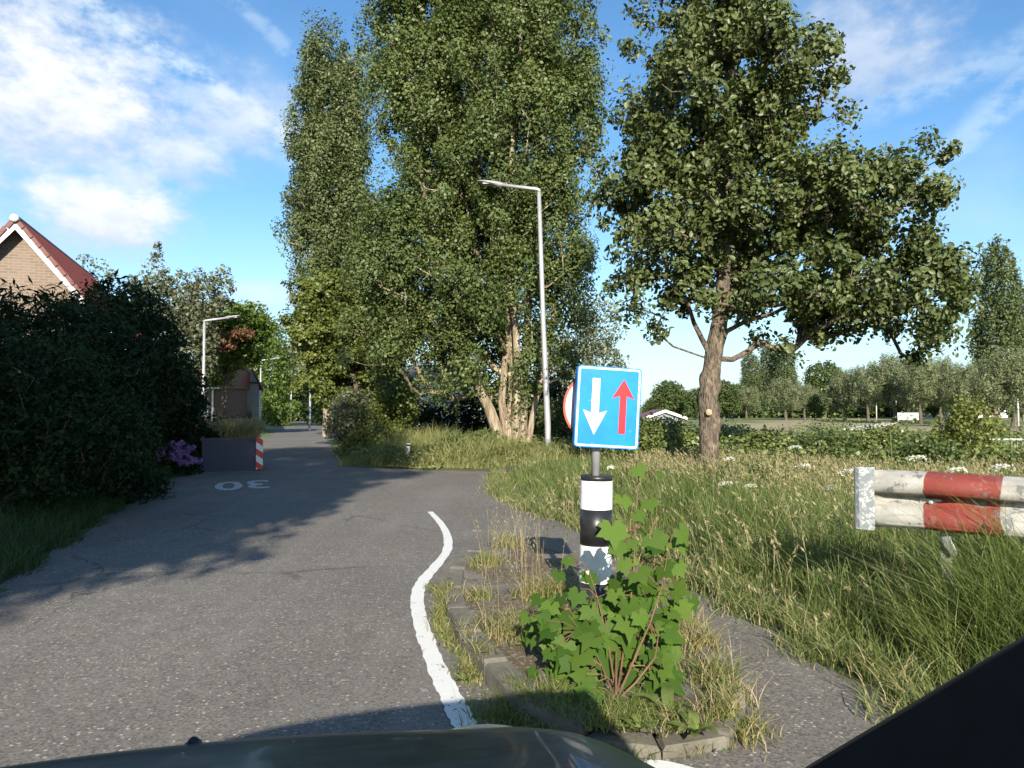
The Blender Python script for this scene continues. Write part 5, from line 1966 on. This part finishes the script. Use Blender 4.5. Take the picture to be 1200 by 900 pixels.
# ------------------------------------------------------------------ planter with hazard board
def planter():
    g0 = gnd(248, 552); g1 = gnd(307, 551)
    w = 1.26; dep = 1.0; h = .76
    root = thing('planter', (g1.x - w / 2 + .02 - .17, g0.y + dep / 2 - .05, 0), 'dark blue steel planter box with dry grasses, narrowing the lane', 'planter', rz=R(20))
    def f_navy(t, bs):
        v = oco(t)
        n = t.noise(v, 4, 5, .6)
        t.put(bs.inputs['Base Color'], t.mix(n, (.016, .020, .045), (.028, .034, .065)))
        bs.inputs['Roughness'].default_value = .45
    m = mat('navy_steel', f_navy)
    bm = bmesh.new()
    t_ = .04
    for c, s in (((0, -dep / 2 + t_ / 2, h / 2), (w, t_, h)), ((0, dep / 2 - t_ / 2, h / 2), (w, t_, h)), ((-w / 2 + t_ / 2, 0, h / 2), (t_, dep - 2 * t_ - .004, h)), ((w / 2 - t_ / 2, 0, h / 2), (t_, dep - 2 * t_ - .004, h))):
        add_box(bm, c, s)
    for s in (-1, 1):
        add_box(bm, (0, s * (dep / 2 + .012), h - .03), (w + .06, .024, .05))
        add_box(bm, (s * (w / 2 + .012), 0, h - .03), (.024, dep, .05))
    box = obj('box', bm, m, root)
    bm = bmesh.new(); add_box(bm, (0, 0, h - .12), (w - 2 * t_ - .004, dep - 2 * t_ - .004, .1)); obj('soil', bm, simple('soil', (.06, .045, .03), 1, 0, .3), root)

    def f_stripe(t, bs):
        v = oco(t)
        x, y, z = t.xyz(v)
        s = t.m('FRACT', t.m('ADD', t.m('MULTIPLY', z, 3.4), t.m('MULTIPLY', x, 2.4)))
        t.put(bs.inputs['Base Color'], t.mix(t.m('GREATER_THAN', s, .5), (.75, .74, .72), (.62, .04, .03)))
        bs.inputs['Roughness'].default_value = .4
    bm = bmesh.new(); add_box(bm, (w / 2 - .03, -dep / 2 - .04, h / 2 + .02), (.15, .02, h - .02))
    obj('hazard_board', bm, mat('hazard_stripes', f_stripe), root, bevel=.003)
    # dry grasses
    A = Acc()
    n = 3600
    xs = rng.uniform(-.25, w / 2 - .06, n); ys = rng.uniform(-.42, .42, n)
    hh = rng.uniform(.15, .55, n)
    th = rng.random(n) * 6.28; le = rng.uniform(.1, .9, n)
    Q = np.column_stack([xs, ys, np.full(n, h - .07)])
    V, Fc, q = blades(Q, hh, le, np.full(n, .012), 3, th)
    A.add(V, Fc, np.repeat(rng.random(n), q))
    V, Fc, q = seedheads(Q[:1500], hh[:1500], le[:1500], th[:1500], 6, .06)
    A.add(V, Fc, rng.random(len(V)))
    A.make('dry_grasses', L_GRASSD, root)
    A = Acc(); n = 1500
    P = np.column_stack([rng.uniform(-w / 2 + .06, .1, n), rng.uniform(-.42, .42, n), h - .08 + rng.random(n) * .22])
    V, Fc, q = leaves(P, rng.normal(size=(n, 3)) + [0, -.3, .6], rng.uniform(.05, .09, n), T_DIAMOND)
    A.add(V, Fc, np.repeat(rng.random(n), q)); A.make('green_plants', L_PRIVET, root)


planter()

# white marker post
g = gnd(478, 546)
root = thing('marker_post', (g.x, 18.2, .03), 'small white marker post with dark top in the grass at the edge of the lane', 'marker post')
root.location.x = at(477, 520, 18.2).x
bm = bmesh.new(); add_box(bm, (0, 0, .27), (.10, .10, .54)); obj('post', bm, M_WHITEPL, root, bevel=.008)
bm = bmesh.new(); add_box(bm, (0, 0, .50), (.104, .104, .05)); obj('dark_band', bm, M_BLACK, root)
root.rotation_euler = (0, R(3), R(20))


# ------------------------------------------------------------------ houses
def gable_house(name, label, base, dirv, width, length, eave, ridge, wall_m, roof_m, trim_m, over=.35, verge=True, tile_w=.24, group=None):
    """front gable stands at base (its middle), the ridge runs off along dirv"""
    rz = math.atan2(dirv[1], dirv[0]) - math.pi / 2
    root = thing(name, base, label, 'house', group, rz)
    w2 = width / 2
    bm = bmesh.new()
    add_prism(bm, [Vector((-w2, 0, 0)), Vector((w2, 0, 0)), Vector((w2, 0, eave)), Vector((0, 0, ridge)), Vector((-w2, 0, eave))], (0, length, 0))
    obj('wall', bm, wall_m, root)
    sl = Vector((w2, 0, eave - ridge)); sl_len = sl.length
    for s in (-1, 1):
        u = Vector((s * w2, 0, eave - ridge)).normalized()
        nrm = Vector((-u.z * s * 1.0, 0, abs(u.x))) if s > 0 else Vector((u.z, 0, abs(u.x)))
        nrm = Vector((s * (ridge - eave), 0, w2)).normalized()
        bm = bmesh.new()
        L = sl_len + .35
        o0 = Vector((0, -over, ridge)) + nrm * .03
        nt = int((length + 2 * over) / tile_w)
        # pantile corrugation across the slope
        segs = nt * 4
        prev = None
        for i in range(segs + 1):
            y = (length + 2 * over) * i / segs
            hgt = .035 * (math.sin(2 * math.pi * i / 4) + .0)
            a = bm.verts.new(o0 + Vector((0, y, 0)) + nrm * (.05 + hgt)); b = bm.verts.new(o0 + Vector((0, y, 0)) + u * L + nrm * (.05 + hgt))
            a2 = bm.verts.new(o0 + Vector((0, y, 0))); b2 = bm.verts.new(o0 + Vector((0, y, 0)) + u * L)
            cur = (a, b, b2, a2)
            if prev:
                for k in range(4):
                    bm.faces.new([prev[k], prev[(k + 1) % 4], cur[(k + 1) % 4], cur[k]])
            else: bm.faces.new(cur[::-1])
            prev = cur
        bm.faces.new(prev)
        rf = obj('roof', bm, roof_m, root)
        if verge:
            bm = bmesh.new()
            p0 = Vector((0, -over - .03, ridge + .02)); 
            add_prism(bm, [p0, p0 + u * L, p0 + u * L - Vector((0, 0, .26)), p0 - Vector((0, 0, .26))], (0, .03, 0))
            obj('bargeboard', bm, trim_m, rf)
            bm = bmesh.new()
            n = int(L / .30)
            for i in range(n):
                c0 = p0 + u * (L * i / n) + nrm * .075; c1 = p0 + u * (L * (i + .92) / n) + nrm * .055
                m = (c0 + c1) / 2
                a = c0 + Vector((0, -.05, 0)); b = c1 + Vector((0, -.05, 0))
                add_prism(bm, [a, b, b - nrm * .11, a - nrm * .11], (0, .22, 0))
            obj('verge_tiles', bm, roof_m, rf)
    bm = bmesh.new()
    add_tube(bm, [(0, -over - .06, ridge + .05), (0, length + over, ridge + .05)], [.10, .10], 10)
    obj('ridge_tiles', bm, roof_m, root)
    return root


M_BRICK1 = mat('brown_brick', f_brick((.17, .12, .09), (.24, .175, .135), (.26, .24, .21)))
M_BRICK2 = mat('dark_brick', f_brick((.10, .045, .03), (.16, .07, .045), (.14, .12, .10)))
M_TILE_RED = mat('red_tiles', f_tiles((.11, .030, .026), (.18, .055, .045)))
M_TILE_DARK = mat('dark_red_tiles', f_tiles((.15, .045, .03), (.22, .07, .05)))
M_WHITE = simple('white_wood', (.78, .79, .80), .5, 0, .06, 3)
M_RENDER = simple('grey_render', (.24, .26, .26), .8, 0, .08, 2)
M_GREENP = simple('green_shutter', (.02, .16, .09), .5)
M_PANE = simple('window_glass', (.05, .06, .07), .08, 0, .1, 3)

hb = at(18, 480, 20.0)
apex = at(19, 262, 20.0)
h1 = gable_house('brick_house', 'brown brick gable house with white edged red tiled roof behind the left hedge', (hb.x, 20.0, 0), (-.32, .95), 6.4, 8.6, 2.6, apex.z, M_BRICK1, M_TILE_RED, M_WHITE)
bm = bmesh.new()
add_tube(bm, [(0, -.50, apex.z + .04), (0, -.20, apex.z + .05)], [.10, .10], 10)
obj('ridge_cap', bm, M_WHITE, h1, smooth=True)

hb = at(286, 480, 41.0)
h2 = gable_house('grey_house', 'grey rendered gable house under the fresh green tree, left of the lane', (at(272, 480, 44).x, 44.0, 0), (-.32, .95), 3.0, 8, 2.9, at(273, 392, 44).z, M_RENDER, M_TILE_DARK, M_WHITE, over=.1, verge=False)
for x in (-.9, 0.0, .9):
    bm = bmesh.new(); add_box(bm, (x, -.015, 1.1), (.42, .03, 1.0)); w_ = obj('window', bm, M_PANE, h2)
    bm = bmesh.new(); add_box(bm, (x, -.035, .58), (.5, .05, .04)); obj('sill', bm, M_WHITE, w_)
bm = bmesh.new(); add_box(bm, (0, -.03, 3.0), (3.5, .06, .09)); obj('cornice', bm, M_DARKMETAL, h2)
b = at(232, 480, 41)
h3 = thing('brick_house', (b.x, 41.0, 0), 'dark brick house with dark red roof and white window, beside the grey gable house', 'house', rz=R(-4))
bm = bmesh.new(); add_box(bm, (0, 2.5, 1.3), (2.6, 5, 2.6)); obj('wall', bm, M_BRICK2, h3)
bm = bmesh.new(); add_prism(bm, [Vector((-1.45, -.25, 2.6)), Vector((-1.45, 2.6, 4.0)), Vector((-1.45, 5.3, 2.6))], (2.9, 0, 0)); obj('roof', bm, M_TILE_DARK, h3)
bm = bmesh.new(); add_box(bm, (0, -.30, 2.58), (2.95, .08, .08)); obj('gutter', bm, M_WHITE, h3)
bm = bmesh.new(); add_box(bm, (.15, -.02, 1.55), (.9, .05, 1.0)); w_ = obj('window', bm, M_WHITE, h3)
for dx in (-.23, .23):
    for dz in (-.25, .25):
        bm = bmesh.new(); add_box(bm, (.15 + dx, -.05, 1.55 + dz), (.36, .02, .40)); obj('pane', bm, M_PANE, w_)
bm = bmesh.new(); add_box(bm, (.85, -.03, 1.3), (.09, .07, 2.5)); obj('downpipe', bm, M_WHITE, h3)

M_ROOFGREY = simple('grey_slates', (.07, .07, .075), .7, 0, .15, 3)
# white cottage seen through the poplars
b = at(508, 480, 40)
h4 = thing('white_cottage', (b.x, 40.0, 0), 'white cottage with green shutter glimpsed through the trees behind the poplars', 'house')
bm = bmesh.new(); add_box(bm, (0, 3, 1.5), (3.0, 6, 3.0)); obj('wall', bm, M_WHITE, h4)
bm = bmesh.new(); add_prism(bm, [Vector((-1.7, -.35, 2.95)), Vector((-1.7, 3, 4.0)), Vector((-1.7, 6.3, 2.95))], (3.4, 0, 0)); obj('roof', bm, M_ROOFGREY, h4)
bm = bmesh.new(); add_box(bm, (.35, -.03, 2.05), (.95, .06, .8)); w_ = obj('window', bm, M_WHITE, h4)
bm = bmesh.new(); add_box(bm, (.35, -.075, 2.05), (.75, .03, .62)); obj('shutter', bm, M_GREENP, w_)


def far_house(D, px, w, h, ridge, label, wall, roofm, mono=False):
    b = at(px, 480, D)
    root = thing('far_house', (b.x, D, 0), label, 'house', 'houses beyond the meadow')
    bm = bmesh.new()
    add_prism(bm, [Vector((-w / 2, 0, 0)), Vector((w / 2, 0, 0)), Vector((w / 2, 0, h)), Vector((0, 0, ridge)), Vector((-w / 2, 0, h))], (0, 6, 0)); obj('wall', bm, wall, root)
    for s in (-1, 1):
        a = Vector((0, -.3, ridge + .05)); c = Vector((s * (w / 2 + .35), -.3, h - .2))
        bm = bmesh.new(); add_prism(bm, [a, c, c + Vector((0, 0, .18)), a + Vector((0, 0, .18))], (0, 6.5, 0)); obj('roof', bm, roofm, root)
        bm = bmesh.new(); add_prism(bm, [a + Vector((0, -.06, -.12)), c + Vector((0, -.06, -.12)), c + Vector((0, -.06, .14)), a + Vector((0, -.06, .14))], (0, .05, 0)); obj('bargeboard', bm, M_WHITE, root)
    bm = bmesh.new(); add_box(bm, (0, -.02, h * .55), (w * .3, .04, h * .4)); obj('window', bm, M_PANE, root)


far_house(74, 779, 3.6, .7, 1.2, 'low shed with white edged gable left of the oak trunk', M_RENDER, M_TILE_DARK)
far_house(128, 1103, 7, 3.0, 5.0, 'white house glimpsed between the willow trunks behind the sapling', M_WHITE, M_TILE_DARK)
far_house(126, 1160, 6, 3.0, 4.8, 'white house left of the nearest willow', M_WHITE, M_TILE_DARK)


# ------------------------------------------------------------------ small far things on the meadow
def picket_fence():
    a = at(1052, 480, 100); b_ = at(1080, 480, 100)
    root = thing('picket_fence', (a.x, 100, 0), 'short white picket fence beneath the willows', 'fence')
    L = b_.x - a.x
    n = 22
    bm = bmesh.new()
    for i in range(n): add_box(bm, (L * i / (n - 1), 0, .5), (.08, .03, 1.0))
    obj('pickets', bm, M_WHITE, root)
    bm = bmesh.new(); add_box(bm, (L / 2, .035, .35), (L, .03, .08)); add_box(bm, (L / 2, .035, .8), (L, .03, .08)); obj('rails', bm, M_WHITE, root)
picket_fence()

def jetty():
    g0 = gnd(1000, 506.5); g1 = gnd(1045, 497.5)
    bm = bmesh.new()
    a = Vector((g0.x, g0.y, 0)); c = Vector((g1.x, g1.y, 0))
    a.z = c.z = .0
    d = (c - a); L = d.length; rz = math.atan2(d.y, d.x)
    add_box(bm, (L / 2, 0, .18), (L, 1.1, .10))
    for i in range(8): add_box(bm, (L * (i + .5) / 8, 0, .06), (.3, 1.0, .14))
    o = obj('plank_path', bm, simple('pale_concrete', (.55, .53, .48), .8, 0, .1), None)
    o.location = a; o.rotation_euler = (0, 0, rz)
    tag(o, 'pale concrete footbridge slab lying in the meadow', 'footbridge')
jetty()

def railing():
    D = 17.0
    a = at(1154, 515, D); b_ = at(1215, 515, D)
    zt = a.z
    root = thing('railing', (a.x, D, .1), 'grey metal bar railing at the right edge behind the barrier', 'railing')
    L = 3.2
    bm = bmesh.new(); add_tube(bm, [(0, 0, zt - .1), (L, -.2, zt - .1)], [.022, .022], 8); add_tube(bm, [(0, 0, .1), (L, -.2, .1)], [.018, .018], 8)
    obj('handrail', bm, M_WHITEPL, root, smooth=True)
    bm = bmesh.new()
    for i in range(28):
        f = i / 27
        add_tube(bm, [(L * f, -.2 * f, .1), (L * f, -.2 * f, zt - .1)], [.008, .008], 6)
    obj('bars', bm, M_GALV, root)
railing()
for px, D, h, lab in ((1027, 98, 2.6, 'slim white pole left of the picket fence'), (1050, 96, 2.9, 'slim white pole beside the picket fence'), (1193, 60, 3.0, 'white pole right of the nearest willow trunk')):
    b = at(px, 480, D)
    bm = bmesh.new(); add_tube(bm, [(0, 0, 0), (0, 0, h * .97), (0, 0, h)], [.07, .06, .03], 8)
    o = obj('pole', bm, M_WHITEPL, None, smooth=True); o.location = (b.x, D, 0)
    tag(o, lab, 'pole', 'white poles on the meadow')


# ------------------------------------------------------------------ the car the picture is taken from
def build_car():
    root = thing('car', (0, 0, 0), 'dark green car whose bonnet and black door pillar show at the bottom of the picture', 'car', rz=R(18))
    def f_car(t, bs):
        v = oco(t)
        n = t.noise(t.cxyz(t.m('MULTIPLY', t.xyz(v)[0], 1.0), t.m('MULTIPLY', t.xyz(v)[1], 6), 0.0), 5, 6, .65, .8)
        t.put(bs.inputs['Base Color'], t.mix(t.step(n, .35, .65), (.070, .105, .100), (.150, .190, .180)))
        bs.inputs['Metallic'].default_value = .15
        t.put(bs.inputs['Roughness'], t.m('ADD', t.m('MULTIPLY', n, .25), .28))
        bs.inputs['Coat Weight'].default_value = .35
        bs.inputs['Coat Roughness'].default_value = .05
    M = mat('car_paint', f_car)
    uL, uR = -1.10, .60
    mid = (uL + uR) / 2; hw = (uR - uL) / 2
    # bonnet as a domed sheet that rolls over at nose and flanks
    bm = bmesh.new()
    NU, NV = 48, 26
    G = []
    for j in range(NV + 1):
        row = []
        fv = j / NV
        for i in range(NU + 1):
            fu = -1 + 2 * i / NU
            u = mid + hw * fu * (1 - .10 * fv ** 3)
            v = .78 + .56 * fv - .13 * fu * fu * fv
            z = .957 + .030 * (1 - fu * fu) - .075 * fv - .10 * max(0, fv - .55) ** 2 / .2 - .012 * fu * fu - .09 * max(0, abs(fu) - .80) ** 2 / .04
            ridge = math.exp(-((abs(fu) - .74) / .055) ** 2) * .005 * (1 - .3 * fv)
            row.append(bm.verts.new((u, v, z + ridge)))
        G.append(row)
    for j in range(NV):
        for i in range(NU):
            bm.faces.new([G[j][i], G[j][i + 1], G[j + 1][i + 1], G[j + 1][i]])
    bmesh.ops.solidify(bm, geom=bm.faces[:], thickness=.006)
    hood = obj('bonnet', bm, M, root, smooth=True)
    # washer jet
    bm = bmesh.new()
    add_tube(bm, [(-.10, 1.17, .895), (-.10, 1.17, .922), (-.10, 1.165, .928)], [.015, .012, .006], 12)
    obj('washer_jet', bm, M_BLACK, hood, smooth=True)
    # lower body, nose, wings, doors, tail
    def side(u0, sgn):
        pass
    bm = bmesh.new()
    secs = [(1.385, .30, .62, .70), (1.30, .22, .79, .80), (.80, .20, .90, .85), (-.2, .20, .90, .86), (-1.6, .20, .92, .86), (-2.35, .24, .92, .84), (-2.60, .34, .80, .72)]
    rings = []
    for (v, z0, z1, w) in secs:
        rings.append([bm.verts.new((mid + a * w, v, z)) for a, z in ((-1, z0), (1, z0), (1.0, (z0 + z1) / 2), (.95, z1 - .08), (.86, z1 - .03), (-.86, z1 - .03), (-.95, z1 - .08), (-1.0, (z0 + z1) / 2))])
    for a, b in zip(rings[:-1], rings[1:]):
        for k in range(8): bm.faces.new([a[k], a[(k + 1) % 8], b[(k + 1) % 8], b[k]])
    bm.faces.new(rings[0]); bm.faces.new(rings[-1][::-1])
    obj('body', bm, M, root, smooth=False)
    # roof and pillars
    bm = bmesh.new()
    rs = [(.17, 1.62, .74), (.08, 1.66, .79), (-.4, 1.68, .82), (-1.2, 1.66, .82), (-1.7, 1.56, .76)]
    rt = []
    for v, z, w in rs:
        rt.append([bm.verts.new((mid + a * w, v - .05 * a * a, z - .035 * a * a * a * a)) for a in (-1, -.8, -.4, 0, .4, .8, 1)])
    for a, b in zip(rt[:-1], rt[1:]):
        for k in range(6): bm.faces.new([a[k], a[k + 1], b[k + 1], b[k]])
    bmesh.ops.solidify(bm, geom=bm.faces[:], thickness=-.03)
    obj('roof', bm, M, root, smooth=True)
    dark = simple('interior_black', (.014, .015, .020), .75, 0, .2, 20)
    for s, nm in ((-1, 'pillar'), (1, 'pillar')):
        bm = bmesh.new()
        if s > 0:
            # seen in the corner: upper edge from the dash end up to the roof
            add_prism(bm, [Vector((.585, .86, .865)), Vector((.585, .459, 1.205)), Vector((.56, .08, 1.60)), Vector((.56, -.06, 1.60)), Vector((.585, .20, 1.16)), Vector((.585, .20, .86))], (.05, 0, 0))
        else:
            add_prism(bm, [Vector((uL, .86, .865)), Vector((uL + .06, .08, 1.59)), Vector((uL + .06, -.04, 1.59)), Vector((uL, .70, .865))], (.05, 0, 0))
        pil = obj(nm, bm, dark, root)
        if s > 0:
            bm = bmesh.new(); add_tube(bm, [(.60, .86, .868), (.60, .459, 1.208), (.585, .08, 1.60)], [.006] * 3, 8); obj('seal', bm, M_BLACK, pil, smooth=True)
        bm = bmesh.new()
        uu = uL + .01 if s < 0 else uR - .06
        add_prism(bm, [Vector((uu, -.7, .88)), Vector((uu, -.78, .88)), Vector((uu, -.74, 1.60)), Vector((uu, -.66, 1.60))], (.05, 0, 0))
        add_prism(bm, [Vector((uu, -1.9, .88)), Vector((uu, -2.3, .88)), Vector((uu, -1.72, 1.54)), Vector((uu, -1.5, 1.58))], (.05, 0, 0))
        obj('side_frame', bm, M, root)
        # unseen tail glass, made opaque so the car's shadow stays solid
    bm = bmesh.new()
    add_prism(bm, [Vector((uL + .1, -2.28, .90)), Vector((uR - .1, -2.28, .90)), Vector((uR - .18, -1.68, 1.56)), Vector((uL + .18, -1.68, 1.56))], (0, .01, 0))
    obj('rear_window', bm, simple('opaque_glass', (.01, .012, .012), .1), root)
    bm = bmesh.new()
    for u_, s in ((mid - .36, 1), (mid + .36, 1)):
        add_box(bm, (u_, -.55, .95), (.48, .12, .62))
        add_box(bm, (u_, -.60, 1.33), (.28, .1, .18))
    obj('seats', bm, dark, root, bevel=.03)
    # dash top, low and out of sight, and door trim
    bm = bmesh.new(); add_box(bm, (mid, .50, .80), (1.56, .5, .14)); obj('dashboard', bm, dark, root, bevel=.03)
    # black plastic cowl under the wipers
    for i, (u_, v_) in enumerate(((uR - .03, .75), (uL + .03, .75), (uR - .03, -1.75), (uL + .03, -1.75))):
        s = 1 if u_ > mid else -1
        bm = bmesh.new()
        add_tube(bm, [(u_ - s * .17, v_, .31), (u_ - s * .17 + .17 * s, v_, .31)], [.31, .31], 28)
        wh = obj('wheel', bm, M_BLACK, root)
        bm = bmesh.new(); add_tube(bm, [(u_ + s * .001, v_, .31), (u_ + s * .012, v_, .31)], [.2, .19], 20); obj('rim', bm, M_GALV, wh)
    # headlights at both corners of the nose
    hl = simple('headlight_glass', (.42, .50, .46), .12, 0, .1, 5)
    for s in (-1, 1):
        bm = bmesh.new()
        bmesh.ops.create_uvsphere(bm, u_segments=20, v_segments=12, radius=1.0)
        bm.transform(Matrix.Translation((mid + s * .60, 1.22, .775)) @ Matrix.Rotation(R(-18 * s), 4, 'Z') @ Matrix.Diagonal((.15, .16, .07, 1)))
        obj('headlight', bm, hl, root, smooth=True)


build_car()
